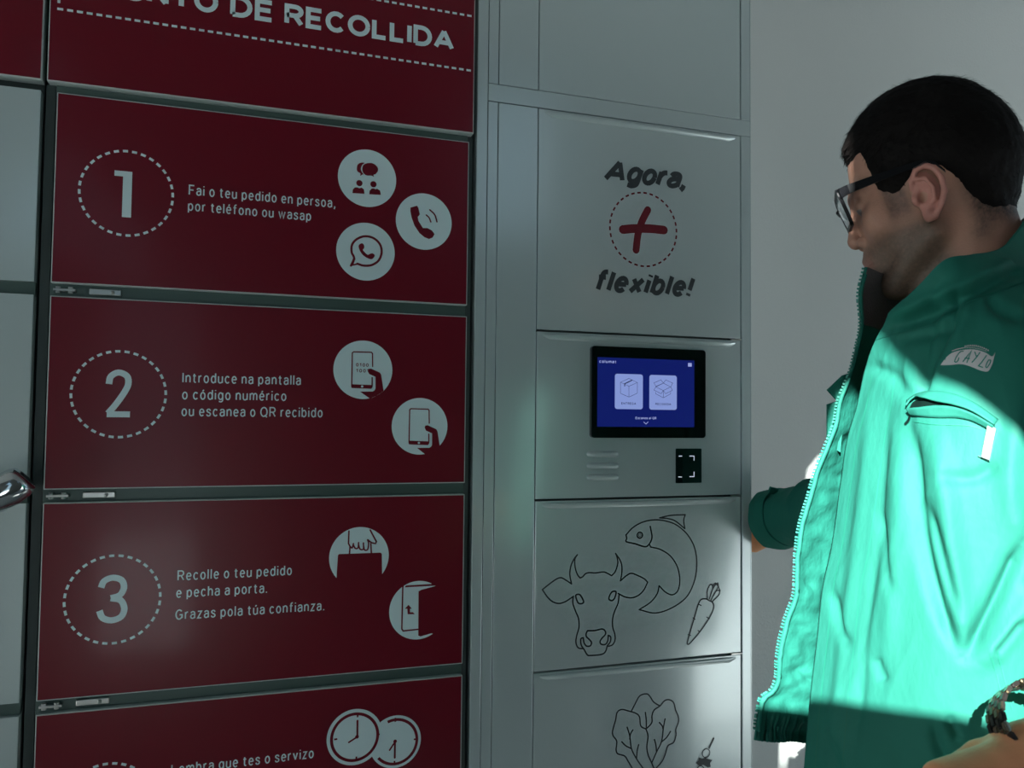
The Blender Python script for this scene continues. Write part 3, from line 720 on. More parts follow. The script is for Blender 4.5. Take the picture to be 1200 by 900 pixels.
scr_text('RECOGIDA', 700, 876, 603, 24, M_SCRLINE, 0.16, YS2-0.0002)
p = Print(YS2); p.stroke(zs((567, 790), (595, 815), (622, 790)), 0.0010, smooth=False, cap=False); p.build('screen_chevron', M_SCRTXT, cp); p = Print(YS2)
q = zs((1068, 128), (1110, 170)); p.tri([(q[0][0], q[1][1]), (q[1][0], q[1][1]), (q[1][0], q[0][1]), (q[0][0], q[0][1])], [(0, 1, 2, 3)])
p.build('screen_icon', M_SCRTXT, cp)
p = Print(YS2-0.0002); w = 0.00058
for q in (((308, 345), (403, 302), (498, 348), (403, 390)), ): p.stroke(zs(*q), w, closed=True, smooth=False)
for q in (((308, 345), (308, 470), (403, 512), (498, 468), (498, 348)), ((403, 390), (403, 512))): p.stroke(zs(*q), w, smooth=False, cap=False)
p.stroke(zs((438, 322), (355, 362), (355, 392)), w*2.6, smooth=False, cap=False); p.build('screen_icon', M_SCRLINE, cp, 'line icon of a closed box'); p = Print(YS2-0.0002)
for q in (((790, 355), (705, 398), (790, 438), (872, 398)), ((790, 355), (763, 318), (684, 352), (708, 392)), ((790, 355), (818, 318), (896, 355), (872, 398)), ((705, 398), (684, 432), (765, 474), (790, 438)), ((872, 398), (893, 435), (815, 474), (790, 438))): p.stroke(zs(*q), w, closed=True, smooth=False)
for q in (((705, 455), (705, 475), (790, 520), (872, 475), (872, 455)), ((790, 438), (790, 520))): p.stroke(zs(*q), w, smooth=False, cap=False)
p.build('screen_icon', M_SCRLINE, cp, 'line icon of an open box')
# louvres: three pressed ribs open at the lower side
for yc in (532, 545.5, 559):
    L = XZ(687.5, yc)[0]; Rr = XZ(725, yc)[0]; zc_ = XZ(706, yc)[1]; h = 0.0050
    n = 20; rows = []
    for k in range(n+1):
        t = k/n; x = L+(Rr-L)*t; e = math.sqrt(max(0.0, 1-(2*t-1)**8))
        rows.append([(x, 0.0003-0.0062*e*math.sin(a_*math.pi/7*0.93)*1.0, zc_+h*(1-2*a_/7)*(0.4+0.6*e)) for a_ in range(8)])
    V = [q for r in rows for q in r]
    meshobj('louvre', V, [(a_*8+b_, a_*8+b_+1, (a_+1)*8+b_+1, (a_+1)*8+b_) for a_ in range(n) for b_ in range(7)], M_LGREY, cp, True)
s0, s1 = XZ(791.6, 546)[0], XZ(821.8, 546)[0]; s_1, s_0 = XZ(807, 525.6)[1], XZ(807, 566)[1]
rounded_slab('code_scanner', s0, s1, s_0, s_1, -0.0012, 0.0, 0.0016, M_SCAN, cp, 0.0003, 'glossy black scanner window')
zq = zoomed(680, 510, 7.5, -0.0014)
p = Print(-0.0014)
for q in (((865, 184), (895, 184)), ((862, 367), (893, 367)), ((960, 183), (1000, 184), (1000, 224)), ((960, 364), (1000, 364), (1000, 320))): p.stroke(zq(*q), 0.0013, smooth=False, cap=False)
p.build('scanner_mark', M_LED, cp, 'small white corner marks')
adopt(gc)
# ------------------------------------------------------------------ person
def smin(a, b, k):
    h = np.clip(0.5+0.5*(b-a)/k, 0, 1); return b*(1-h)+a*h-k*h*(1-h)
def smax(a, b, k): return -smin(-a, -b, k)
def sd_caps(P, a, b, r0, r1=None):
    r1 = r0 if r1 is None else r1
    a = np.array(a, float); b = np.array(b, float); ab = b-a
    h = np.clip(((P-a)@ab)/(ab@ab), 0, 1)
    return np.linalg.norm(P-a-h[..., None]*ab, axis=-1)-(r0+(r1-r0)*h)
def sd_ell(P, c, r):
    r = np.array(r, float); q = (P-np.array(c, float)); k0 = np.linalg.norm(q/r, axis=-1); k1 = np.linalg.norm(q/(r*r), axis=-1)
    return k0*(k0-1)/np.maximum(k1, 1e-9)
def sd_sph(P, c, r): return np.linalg.norm(P-np.array(c, float), axis=-1)-r
def surface_nets(D, org, h):
    """naive surface nets over a regular grid; returns vertices and quads"""
    ins = D < 0
    nx, ny, nz = D.shape
    c = np.zeros((nx-1, ny-1, nz-1), np.int8)
    for i in (0, 1):
        for j in (0, 1):
            for k in (0, 1): c += ins[i:nx-1+i, j:ny-1+j, k:nz-1+k]
    act = (c > 0) & (c < 8)
    idx = -np.ones(act.shape, np.int64); cells = np.argwhere(act); idx[act] = np.arange(len(cells))
    acc = np.zeros((len(cells), 3)); cnt = np.zeros(len(cells))
    corners = [(i, j, k) for i in (0, 1) for j in (0, 1) for k in (0, 1)]
    val = {o: D[cells[:, 0]+o[0], cells[:, 1]+o[1], cells[:, 2]+o[2]] for o in corners}
    for a in corners:
        for ax in range(3):
            if a[ax] == 0:
                b = list(a); b[ax] = 1; b = tuple(b); va, vb = val[a], val[b]
                m = (va < 0) != (vb < 0); t = np.where(m, va/np.where(m, va-vb, 1), 0)
                p = np.tile(np.array(a, float), (len(cells), 1)); p[:, ax] += t
                acc[m] += p[m]; cnt[m] += 1
    V = (cells+acc/cnt[:, None])*h+org
    F = []
    for ax in range(3):
        sl0 = [slice(None)]*3; sl1 = [slice(None)]*3; sl0[ax] = slice(0, -1); sl1[ax] = slice(1, None)
        A = ins[tuple(sl0)]; B = ins[tuple(sl1)]
        e = np.argwhere(A != B); o1, o2 = [q for q in range(3) if q != ax]
        e = e[(e[:, o1] > 0) & (e[:, o2] > 0) & (e[:, o1] < D.shape[o1]-1) & (e[:, o2] < D.shape[o2]-1)]
        fl = A[e[:, 0], e[:, 1], e[:, 2]]
        def g(d1, d2):
            q = e.copy(); q[:, o1] -= d1; q[:, o2] -= d2; return idx[q[:, 0], q[:, 1], q[:, 2]]
        q = np.stack([g(1, 1), g(0, 1), g(0, 0), g(1, 0)], 1)
        if ax == 1: fl = ~fl
        q[~fl] = q[~fl][:, ::-1]; F.append(q)
    return V, np.concatenate(F)
def grid(lo, hi, h):
    ax = [np.arange(a, b, h) for a, b in zip(lo, hi)]
    return np.stack(np.meshgrid(*ax, indexing='ij'), -1), np.array(lo, float)
def np_mesh(name, V, F, m, parent=None, smooth=True):
    me = bpy.data.meshes.new(name); n = len(V); me.vertices.add(n); me.vertices.foreach_set('co', np.asarray(V, np.float32).ravel())
    k = F.shape[1]; me.loops.add(F.size); me.loops.foreach_set('vertex_index', F.astype(np.int32).ravel())
    me.polygons.add(len(F)); me.polygons.foreach_set('loop_start', np.arange(0, F.size, k, dtype=np.int32)); me.polygons.foreach_set('loop_total', np.full(len(F), k, np.int32))
    me.polygons.foreach_set('use_smooth', np.full(len(F), smooth)); me.update(calc_edges=True); me.validate()
    me.materials.append(m)
    return link(bpy.data.objects.new(name, me), parent)

# head frame: f forward (over the nose), s towards the camera (his left), u up; millimetres
HM = np.array([0.7734347, -0.44308263, 1.67685645]); FW = np.array([-0.69943413, 0.71469707, 0]); RH = np.array([0.71469707, 0.69943413, 0])
TL = math.radians(17); ZU = np.array([0, 0, 1.0])
HF = FW*math.cos(TL)-ZU*math.sin(TL); HU = FW*math.sin(TL)+ZU*math.cos(TL); HS = -RH
def h2w(Q): Q = np.asarray(Q, float)/1000; return HM+Q[..., 0:1]*HF+Q[..., 1:2]*HS+Q[..., 2:3]*HU
def w2h(P): v = np.asarray(P, float)-HM; return np.stack([v@HF, v@HS, v@HU], -1)*1000

def head_sdf(P, ears=True):
    A = P.copy(); A[..., 1] = np.abs(A[..., 1])
    d = sd_ell(P, (-22, 0, 58), (89, 74, 92))
    d = smin(d, sd_ell(P, (-38, 0, 40), (73, 76, 66)), 20)
    d = smin(d, sd_ell(P, (16, 0, -5), (58, 60, 80)), 22)
    d = smin(d, sd_caps(A, (60, 0, -76), (54, 15, -76), 16, 15), 12)
    d = smin(d, sd_caps(A, (54, 17, -74), (0, 52, -40), 14, 15), 16)
    d = smin(d, sd_ell(A, (48, 40, -2), (20, 20, 22)), 14)
    d = smin(d, sd_caps(A, (64, 0, 42), (56, 38, 44), 11, 10), 12)
    d = smin(d, sd_ell(P, (58, 0, -40), (24, 28, 26)), 12)
    d = smax(d, -sd_ell(A, (79, 31, 24), (16, 15, 12)), 8)
    d = smin(d, sd_sph(A, (58, 30, 25.5), 13), 3)
    d = smin(d, sd_caps(P, (70, 0, 30), (84, 0, -6), 5.5, 7.5), 6)
    d = smin(d, sd_sph(P, (82.5, 0, -10), 8.0), 4)
    d = smin(d, sd_sph(A, (75, 12, -14), 7), 4)
    d = smax(d, -sd_ell(A, (80, 7, -21), (5, 3.4, 4)), 2)
    d = smin(d, sd_caps(A, (78.5, 0, -36.5), (69, 21, -41), 4.8, 3.2), 3)
    d = smin(d, sd_caps(A, (75.5, 0, -48.5), (68, 18, -45), 5.2, 3.4), 2.5)
    d = smax(d, -sd_caps(A, (86, 0, -42.5), (72, 22, -43.5), 1.6, 1.0), 1.5)
    if ears:
        A = A*np.array([1.16, 1, 1])+np.array([0.4, 0, 0]); e = sd_ell(A, (-5, 74, 0), (17, 6, 29))
        hx_ = [(12, 72, 6), (8, 78, 20), (-1, 82, 29), (-12, 85, 30), (-21, 87, 22), (-25, 87, 8), (-23, 85, -6), (-15, 81, -18), (-5, 77, -28), (5, 73, -29)]
        for a, b in zip(hx_[:-1], hx_[1:]): e = smin(e, sd_caps(A, a, b, 3.6), 1.5)
        e = smin(e, sd_sph(A, (2, 75, -23), 7.5), 5)
        an = [(3, 80, 20), (-8, 83, 16), (-13, 83, 3), (-10, 81, -10), (0, 78, -15)]
        for a, b in zip(an[:-1], an[1:]): e = smin(e, sd_caps(A, a, b, 2.6), 2)
        e = smax(e, -sd_ell(A, (0, 84, -1), (7.5, 9, 10)), 2.5)
        e = smax(e, -sd_caps(A, (-1, 86, 22), (-17, 91, 12), 3.0), 2.0)
        e = smin(e, sd_ell(A, (11, 76, -3), (5, 5, 7)), 3)
        e = smax(e, -sd_sph(A, (2, 80, -4), 5.5), 1.5)
        d = smin(d, e, 3)
    # neck
    n = sd_caps(P, (-34, 0, -18), (-22, 0, -205), 56, 60)
    n = smin(n, sd_ell(P, (5, 0, -95), (38, 40, 26)), 24)
    d = smin(d, n, 16)
    # shoulders, down to the chest inside the jacket
    d = smin(d, sd_caps(A, (-20, 0, -225), (-60, 130, -262), 62, 48), 40)
    return d
SH = 1.9
G, o_ = grid((-150, -112, -270), (104, 112, 166), SH)
D = head_sdf(G)
V, F = surface_nets(D, o_, SH)
# tone
f_, s_, u_ = V[:, 0], np.abs(V[:, 1]), V[:, 2]
tone = np.tile(np.array([0.46, 0.235, 0.165]), (len(V), 1))
def sst(x, a, b): t = np.clip((x-a)/(b-a), 0, 1); return t*t*(3-2*t)
def vnoise(P, sc, seed=0):
    q = P*sc; i = np.floor(q).astype(np.int64); fr = q-i; fr = fr*fr*(3-2*fr)
    def hsh(a):
        n = (a[:, 0]*374761393+a[:, 1]*668265263+a[:, 2]*1274126177+seed*974634777) & 0x7fffffff
        n = (n ^ (n >> 13))*1274126177 & 0x7fffffff; return ((n ^ (n >> 16)) & 0xffff)/65535.0
    r = 0
    for dx in (0, 1):
        for dy in (0, 1):
            for dz in (0, 1):
                w = (fr[:, 0] if dx else 1-fr[:, 0])*(fr[:, 1] if dy else 1-fr[:, 1])*(fr[:, 2] if dz else 1-fr[:, 2])
                r = r+w*hsh(i+np.array([dx, dy, dz]))
    return r
n1 = vnoise(V, 0.9, 1)*0.5+vnoise(V, 0.35, 2)*0.5
def blend(w, c): 
    global tone
    w = np.clip(w, 0, 1)[:, None]; tone = tone*(1-w)+np.array(c)*w
ear = (np.abs(V[:, 1]) > 76.5) & (f_ < 16) & (f_ > -32) & (np.abs(u_) < 40)
beard = sst(-u_, 8, 34)*sst(f_, -22, 6)*(1-sst(-u_, 92, 112))
beard = beard*(1-0.6*np.exp(-((f_-84)**2+(u_+42)**2)/150))
tone *= 0.92
blend(beard*(0.65+0.4*n1), (0.105, 0.072, 0.052))
side = sst(f_, 8, 20)*(1-sst(f_, 34, 44))*sst(u_, -22, -2)*(1-sst(u_, 60, 70))*(s_ > 40)
blend(side*0.8*(0.5+0.6*n1), (0.05, 0.035, 0.03))
nape = sst(-f_, 30, 52)*(1-sst(-u_, 38, 66))*(u_ < 30)
blend(nape*(0.4+0.8*n1), (0.04, 0.03, 0.026))
blend(0.75*np.exp(-((f_+44)**2+(u_+58)**2)/130)*(0.5+0.7*n1), (0.06, 0.045, 0.038))
brow = np.exp(-((u_-44-(s_-28)*0.05)/5.0)**2)*(f_ > 45)*(s_ > 8)*(s_ < 50)
blend(brow*0.8, (0.03, 0.02, 0.018))
lip = np.exp(-((u_+42)/7.0)**2)*(f_ > 68)*(s_ < 22); blend(lip*0.5, (0.30, 0.14, 0.12))
blend(ear*0.6, (0.52, 0.20, 0.17))
scalp = ((u_ > 96) & (f_ > 0)) | ((f_ < 20) & (u_ > 30)); blend(scalp*1.0, (0.03, 0.022, 0.02))

person = thing('person', 'person in a green zip jacket and black-framed glasses looking down at the lockers', 'person', tuple(np.append((HM+RH*0.02)[:2], 0.0)))
# hands and arms in world metres, appended to the same body mesh
def hand_parts(P, wrist, knuck, thick, curl, r=0.0135, thumb=None):
    d = None
    for k in range(4):
        a = wrist+(knuck[k]-knuck.mean(0))*0.45
        c = sd_caps(P, a, knuck[k], r*1.05, r*0.86); d = c if d is None else smin(d, c, 0.010)
    for k in range(4):
        p = knuck[k]; q = curl[k]; rr = (0.0098, 0.0102, 0.0098, 0.0086)[k]
        c = sd_caps(P, p, q[0], rr, rr*0.95)
        for j in range(len(q)-1): c = smin(c, sd_caps(P, q[j], q[j+1], rr*0.95, rr*0.85), 0.002)
        d = smin(d, c, 0.004)
    if thumb is not None:
        c = sd_caps(P, thumb[0], thumb[1], 0.0150, 0.0115)
        for j in range(1, len(thumb)-1): c = smin(c, sd_caps(P, thumb[j], thumb[j+1], 0.0115, 0.0095), 0.003)
        d = smin(d, c, 0.009)
    return d
cams = lambda *q: np.array([cam(*a) for a in q])
nw = cam(1222, 898, 0.60); nel = cam(1360, 845, 0.68)
nk = cams((1104, 915, 0.575), (1096, 944, 0.560), (1102, 974, 0.555), (1118, 1000, 0.558))
ncurl = [[p+np.array([-0.020, 0.004, -0.028])*1.15, p+np.array([-0.008, 0.016, -0.052]), p+np.array([0.010, 0.022, -0.050])] for p in nk]
nthumb = [nw+(nk[0]-nw)*0.25+np.array([0.010, 0.012, 0.004]), nk[0]*0.5+nw*0.5+np.array([0.016, 0.026, 0.0]), nk[0]+np.array([0.012, 0.030, -0.022]), nk[0]+np.array([-0.006, 0.030, -0.045])]
def near_hand(P):
    d = hand_parts(P, nw, nk, 0.02, ncurl, 0.0165, nthumb)
    d = smin(d, sd_caps(P, nw, nel, 0.029, 0.042), 0.022)
    # the palm under the metacarpals
    return smin(d, sd_caps(P, nw*0.7+nk.mean(0)*0.3+np.array([0, 0.004, -0.008]), nk.mean(0)*0.8+nw*0.2+np.array([0, 0.004, -0.006]), 0.024, 0.020), 0.012)
fw_ = cam(893, 617, 1.405)+np.array([0.030, 0.006, -0.002]); fe = cam(1010, 590, 1.22)
fk = np.array([fw_+np.array([0.000+0.002*k, 0.078-0.006*abs(k-1.2), 0.014-0.020*k]) for k in range(4)])
fcurl = [[np.array([0.8475, p[1]+0.034, p[2]-0.004]), np.array([0.8465, p[1]+0.056, p[2]-0.008]), np.array([0.8465, p[1]+0.072, p[2]-0.014])] for p in fk]
fthumb = [fw_+np.array([0.008, 0.014, 0.006]), fw_+np.array([0.012, 0.045, 0.016]), fw_+np.array([0.002, 0.072, 0.020]), np.array([0.8475, fw_[1]+0.094, fw_[2]+0.020])]
def far_hand(P):
    d = hand_parts(P, fw_, fk, 0.02, fcurl, 0.0130, fthumb)
    return smin(d, sd_caps(P, fw_, fe, 0.023, 0.038), 0.018)
allV = [h2w(V)]; allF = [F]; allT = [tone]; nb = len(V)
for fn, pts, hh in ((near_hand, np.concatenate([nk, [nw, nel]]), 0.0026), (far_hand, np.concatenate([fk, [fw_, fe]]), 0.0030)):
    lo = pts.min(0)-0.085; hi = pts.max(0)+0.085
    if fn is far_hand: hi[1] += 0.04
    G, o_ = grid(lo, hi, hh); Dh = fn(G); v_, q_ = surface_nets(Dh, o_, hh)
    t_ = np.tile(np.array([0.95, 0.40, 0.20]), (len(v_), 1))*(0.92+0.16*vnoise(v_, 90, 3))[:, None]  # hand tone raised and warmed to carry bounced light
    allV.append(v_); allF.append(q_+nb); allT.append(t_); nb += len(v_)
body = np_mesh('body', np.concatenate(allV), np.concatenate(allF), M_SKIN, person)
at_ = body.data.color_attributes.new('tone', 'FLOAT_COLOR', 'POINT')
T4 = np.ones((nb, 4), np.float32); T4[:, :3] = np.concatenate(allT); at_.data.foreach_set('color', T4.ravel())

# hair: a shell over the scalp bounded by the hairline, plus short tufts
POLY = np.array([(72, 90), (60, 84), (45, 84), (42, 65), (41, 42), (40, 32), (35, 25), (29, 18), (21, 17), (10, 25), (-11, 32), (-24, 26), (-36, 12), (-43, -8), (-52, -27), (-62, -35), (-76, -36), (-95, -36), (-160, -36), (-160, 220), (130, 220), (130, 96)], float)
def poly_sd(x, y, poly):
    d = np.full(x.shape, 1e9); ins = np.zeros(x.shape, bool); n = len(poly)
    for i in range(n):
        a, b = poly[i], poly[(i+1) % n]; ex, ey = b-a
        h = np.clip(((x-a[0])*ex+(y-a[1])*ey)/(ex*ex+ey*ey), 0, 1); d = np.minimum(d, np.hypot(x-a[0]-h*ex, y-a[1]-h*ey))
        c = ((a[1] > y) != (b[1] > y)); 
        with np.errstate(divide='ignore', invalid='ignore'): xi = a[0]+(y-a[1])*ex/(ey if ey != 0 else 1e-9)
        ins ^= c & (x < xi)
    return np.where(ins, d, -d)
HH = 2.0
G, o_ = grid((-140, -96, -60), (100, 96, 176), HH)
Db = head_sdf(G, ears=False)
ps = poly_sd(G[..., 0], G[..., 2], POLY)
nz = (vnoise(G.reshape(-1, 3)*np.array([1, 1, 0.5]), 0.16, 5)+0.6*vnoise(G.reshape(-1, 3), 0.4, 6)).reshape(ps.shape)
front = np.clip((G[..., 0]-38)/30, 0, 1)
ps = ps+(nz-0.8)*3.2
thick = np.clip(ps*0.42, -4, 7.0+2.5*front)+(nz-0.8)*1.9*np.clip(ps/8, 0, 1)
Dh = Db-thick
Dh = smax(Dh, -(ps+2.5), 2)
V2, F2 = surface_nets(Dh, o_, HH)
nh = len(V2)
hair = np_mesh('hair', h2w(V2), F2, M_HAIR, person)
# tufts
me = hair.data; me.calc_loop_triangles()
co_ = np.empty(nh*3); me.vertices.foreach_get('co', co_); co_ = co_.reshape(-1, 3)
no_ = np.array([v.normal[:] for v in me.vertices])
psv = poly_sd(V2[:, 0], V2[:, 2], POLY)
out = np.argwhere((psv > -1) & (head_sdf(V2, False) > 1.0)).ravel()
pick = RNG.choice(out, 6500)
tv = []; tf = []
for i in pick:
    p = co_[i]; n = no_[i]; q = V2[i]
    # comb: forward over the brow at the front, backwards and down at the sides and back
    flow = HF*(0.9 if q[2] > 70 and q[0] > -40 else -0.35)-HU*(0.35 if q[2] > 60 and q[0] > 40 else 0.8 if q[2] < 90 else 0.1)
    flow = flow-n*(flow@n); flow /= np.linalg.norm(flow)+1e-9
    jit = RNG.normal(0, 0.28, 3)
    L = (0.006+0.006*RNG.random())*(1.0 if q[2] > 50 else 0.6)
    d_ = flow*0.85+n*(0.20 if q[2] > 20 else 0.10)+jit*0.55; d_ /= np.linalg.norm(d_)
    w_ = np.cross(d_, n); w_ /= np.linalg.norm(w_)+1e-9; w_ *= 0.00055
    b = len(tv); m_ = p+d_*L*0.55; e_ = p+d_*L-n*0.0012
    tv += [p-n*0.001-w_, p-n*0.001+w_, m_+w_*0.8, m_-w_*0.8, e_]; tf += [(b, b+1, b+2, b+3), (b+3, b+2, b+4)]
tuft = meshobj('hair_strands', tv, tf, M_HAIR, hair, True); tuft['kind'] = 'stuff'

# eyes
for sg in (1, -1):
    bm = bmesh.new(); g = bmesh.ops.create_uvsphere(bm, u_segments=24, v_segments=14, radius=0.0118)
    for v in bm.verts: v.co = Vector(h2w((58.6, 30*sg, 23.0)))+v.co
    o = bm_obj('eye', bm, mat('eye_white', (0.22, 0.17, 0.15), 0.3) if sg == 1 else bpy.data.materials['eye_white'], body, True)

# glasses
gl = thing('eyeglasses', None, None) if False else bpy.data.objects.new('eyeglasses', None); link(gl, person); gl['label'] = 'black rectangular-framed eyeglasses'
def hp(f, s, u): return h2w(np.array([f, s, u], float))
def lens_pt(f0, s, u): return hp(f0-(abs(s)-34)*0.12-(42-u)*0.10-0.0035*(abs(s)-10)**1.6*0.25, s, u)
for sg in (1, -1):
    L = []
    for cx, cu, a in ((58, 37, 0), (17, 36, 1), (19, 12, 2), (54, 10, 3)):
        for k in range(5):
            t = (a+k/4)*math.pi/2; L.append((sg*(cx+5*math.cos(t)), cu+5*math.sin(t)))
    bm = bmesh.new(); N = len(L); Rg = []
    for i, (s, u) in enumerate(L):
        top = u > 30; w = 6.5 if top else 4.0
        a = L[i-1]; b = L[(i+1) % N]; t = np.array([b[0]-a[0], b[1]-a[1]]); t /= np.linalg.norm(t); nn = np.array([t[1], -t[0]])*sg
        ring = []
        for dw, df in ((0, 0), (0, 4.2), (w, 4.2), (w, 0)):
            ss, uu = s+nn[0]*dw, u+nn[1]*dw; P_ = lens_pt(86, s, u)-HF*0.0021+HF*df/1000+(hp(0, ss, uu)-hp(0, s, u)); ring.append(bm.verts.new(Vector(P_)))
        Rg.append(ring)
    for i in range(N):
        for k in range(4): bm.faces.new((Rg[i][k], Rg[i][(k+1) % 4], Rg[(i+1) % N][(k+1) % 4], Rg[(i+1) % N][k]))
    bmesh.ops.recalc_face_normals(bm, faces=bm.faces); bm_obj('lens_rim', bm, M_FRAMEB, gl)
    bm = bmesh.new(); bm.faces.new([bm.verts.new(Vector(lens_pt(86, s, u))) for s, u in L]); bmesh.ops.triangulate(bm, faces=bm.faces)
    g = bmesh.ops.extrude_face_region(bm, geom=bm.faces[:])
    for v in g['geom']:
        if isinstance(v, bmesh.types.BMVert): v.co += Vector(HF*0.0016)
    bmesh.ops.recalc_face_normals(bm, faces=bm.faces)
    bm_obj('lens', bm, M_LENS, gl)
    bm = bmesh.new()
    pts = [(84, 64, 39), (80, 71, 39), (70, 75, 39), (40, 78, 38), (5, 80, 36), (-10, 80, 35), (-22, 80, 28), (-28, 80, 16)]
    W_ = [5.6, 6.0, 5.4, 4.4, 3.4, 3.0, 2.4, 1.8]
    Rg = [[bm.verts.new(Vector(hp(f, sg*(s+ds), u+du))) for ds, du in ((-1.3, -w), (1.3, -w), (1.3, w), (-1.3, w))] for (f, s, u), w in zip(pts, W_)]
    for i in range(len(Rg)-1):
        for k in range(4): bm.faces.new((Rg[i][k], Rg[i][(k+1) % 4], Rg[i+1][(k+1) % 4], Rg[i+1][k]))
    bm.faces.new(Rg[0]); bm.faces.new(Rg[-1]); bmesh.ops.recalc_face_normals(bm, faces=bm.faces)
    bm_obj('temple_arm', bm, M_FRAMEB, gl)
bm = bmesh.new(); tube(bm, [lens_pt(87.5, 12, 34), hp(91, 0, 36), lens_pt(87.5, -12, 34)], [0.0022]*3, 8); bm_obj('bridge', bm, M_FRAMEB, gl, True)

# ---- jacket: a loft of stations from the near front edge round the back to the far zip edge
ST = [
 [(0,1043,368,.80),(.1,1026,398,.79),(.2,1012,437,.79),(.27,1003,478,.79),(.32,993,512,.79),(.39,985,563,.79),(.5,974,640,.785),(.57,964,687,.78),(.66,957,750,.775),(.76,949,820,.77),(.85,944,880,.765),(.92,940,930,.76),(1,935,985,.755)],
 [(0,1075,335,.765),(.1,1078,380,.74),(.2,1080,430,.70),(.4,1072,570,.675),(.6,1060,710,.67),(.8,1045,850,.67),(1,1035,995,.675)],
 [(0,1107,304,.75),(.1,1130,352,.71),(.2,1150,410,.66),(.4,1150,570,.635),(.6,1140,710,.63),(.8,1125,850,.63),(1,1115,1005,.635)],
 [(0,1140,297,.76),(.1,1180,335,.72),(.2,1230,390,.655),(.4,1250,570,.63),(.6,1240,710,.63),(.8,1225,850,.63),(1,1215,1010,.64)],
 [(0,1175,289,.80),(.1,1228,318,.78),(.2,1320,380,.72),(.4,1350,570,.72),(.7,1330,780,.73),(1,1310,1000,.73)],
 [(0,1207,252,.87),(.1,1250,310,.87),(.2,1345,380,.87),(.4,1370,570,.87),(1,1325,975,.87)],
 [(0,1192,262,.95),(.1,1235,322,.97),(.2,1310,380,1.03),(.4,1330,570,1.03),(1,1290,950,1.0)],
 [(0,1160,290,.99),(.1,1175,345,1.03),(.2,1205,390,1.12),(.4,1210,570,1.12),(1,1190,930,1.07)],
 [(0,1100,312,1.0),(.1,1110,370,1.05),(.2,1120,425,1.12),(.4,1110,560,1.12),(1,1080,905,1.06)],
 [(0,1045,322,.98),(.1,1045,385,1.02),(.2,1040,432,1.04),(.4,1020,545,1.03),(.7,990,720,1.0),(1,960,874,.985)],
 [(0,1013,313,.94),(.05,1006,345,.94),(.1,1008,378,.945),(.17,1001,415,.95),(.2,997,432,.95),(.235,989,452,.95),(.27,982,470,.95),(.31,978,492,.95),(.335,974,505,.95),(.375,965,527,.95),(.417,956,550,.95),(.48,947,583,.95),(.535,938,613,.95),(.59,933,643,.95),(.64,932,667,.95),(.69,930,697,.95),(.74,921,723,.95),(.79,914,750,.95),(.84,910,777,.95),(.88,909,797,.95),(.905,903,810,.95),(.92,893,817,.95),(.94,888,833,.95),(1,882,866,.95)]]
for si, da in ((0, .09), (1, .085), (2, .08), (3, .07), (4, .04)):  # the near half hangs a little further back
    ST[si] = [(t, x, y, d+da*min(1, .35+t*3.2)) for t, x, y, d in ST[si]]
def interp_keys(K_, t):
    K_ = np.array(K_, float); x = K_[:, 0]; out = []
    for c in (1, 2, 3):
        y = K_[:, c]; h = np.diff(x); dl = np.diff(y)/h
        m = np.empty(len(x)); m[0] = dl[0]; m[-1] = dl[-1]
        for i in range(1, len(x)-1): m[i] = 0 if dl[i-1]*dl[i] < 0 and abs(dl[i-1]*dl[i]) > 1e9 else (dl[i-1]*h[i]+dl[i]*h[i-1])/(h[i-1]+h[i])
        i = np.clip(np.searchsorted(x, t)-1, 0, len(x)-2); s = (t-x[i])/h[i]
        out.append(y[i]*(2*s**3-3*s**2+1)+m[i]*h[i]*(s**3-2*s**2+s)+y[i+1]*(-2*s**3+3*s**2)+m[i+1]*h[i]*(s**3-s**2))
    return np.stack(out, -1)
NT, NU = 300, 44                                             # rows down, steps per station interval
tt = np.linspace(0, 1, NT)
keyP = np.stack([interp_keys(k, tt) for k in ST], 1)         # NT x 11 x 3 (px, py, d)
W0 = np.array([[cam(*q) for q in r] for r in keyP])          # to world
NS = len(ST)
def loft_cols(W0, per):
    out = []
    for i in range(NS-1):
        p1, p2 = W0[:, i], W0[:, i+1]; p0 = W0[:, i-1] if i else 2*p1-p2; p3 = W0[:, i+2] if i < NS-2 else 2*p2-p1
        for k in range(per[i]):
            t = k/per[i]; out.append(0.5*((2*p1)+(-p0+p2)*t+(2*p0-5*p1+4*p2-p3)*t*t+(-p0+3*p1-3*p2+p3)*t**3))
    out.append(W0[:, -1]); return np.stack(out, 1)
per = [44, 44, 44, 20, 14, 14, 14, 14, 20, 44]
JW = loft_cols(W0, per); NC = JW.shape[1]
uu = np.concatenate([i+np.arange(per[i])/per[i] for i in range(NS-1)]+[[NS-1]])
UU, TT = np.meshgrid(uu, tt)
def grid_normals(Wg):
    du = np.gradient(Wg, axis=1); dv = np.gradient(Wg, axis=0); n = np.cross(dv, du); return n/(np.linalg.norm(n, axis=-1, keepdims=True)+1e-12)
NN = grid_normals(JW)
if (NN[150, 60]@(CP-JW[150, 60])) < 0: NN = -NN              # outward
v_ = JW.reshape(-1, 3)-CP; zz_ = v_@CF
PX = (600+FPX*(v_@CR)/zz_).reshape(NT, NC); PY = (450-FPX*(v_@CU)/zz_).reshape(NT, NC)
arc = np.cumsum(np.r_[0, np.linalg.norm(np.diff(JW[150], axis=0), axis=1)])
AA = np.tile(arc, (NT, 1)); BB = TT*0.70
Q = np.stack([AA.ravel(), BB.ravel(), np.zeros(AA.size)], 1)
def ridged(sc, st, seed):
    n = vnoise(Q*np.array([sc, sc*st, 1]), 1.0, seed); return (1-np.abs(2*n-1))**2
warp = (vnoise(Q, 9, 11)-0.5)*0.06
Q[:, 0] += warp; Q[:, 0] += Q[:, 1]*0.12
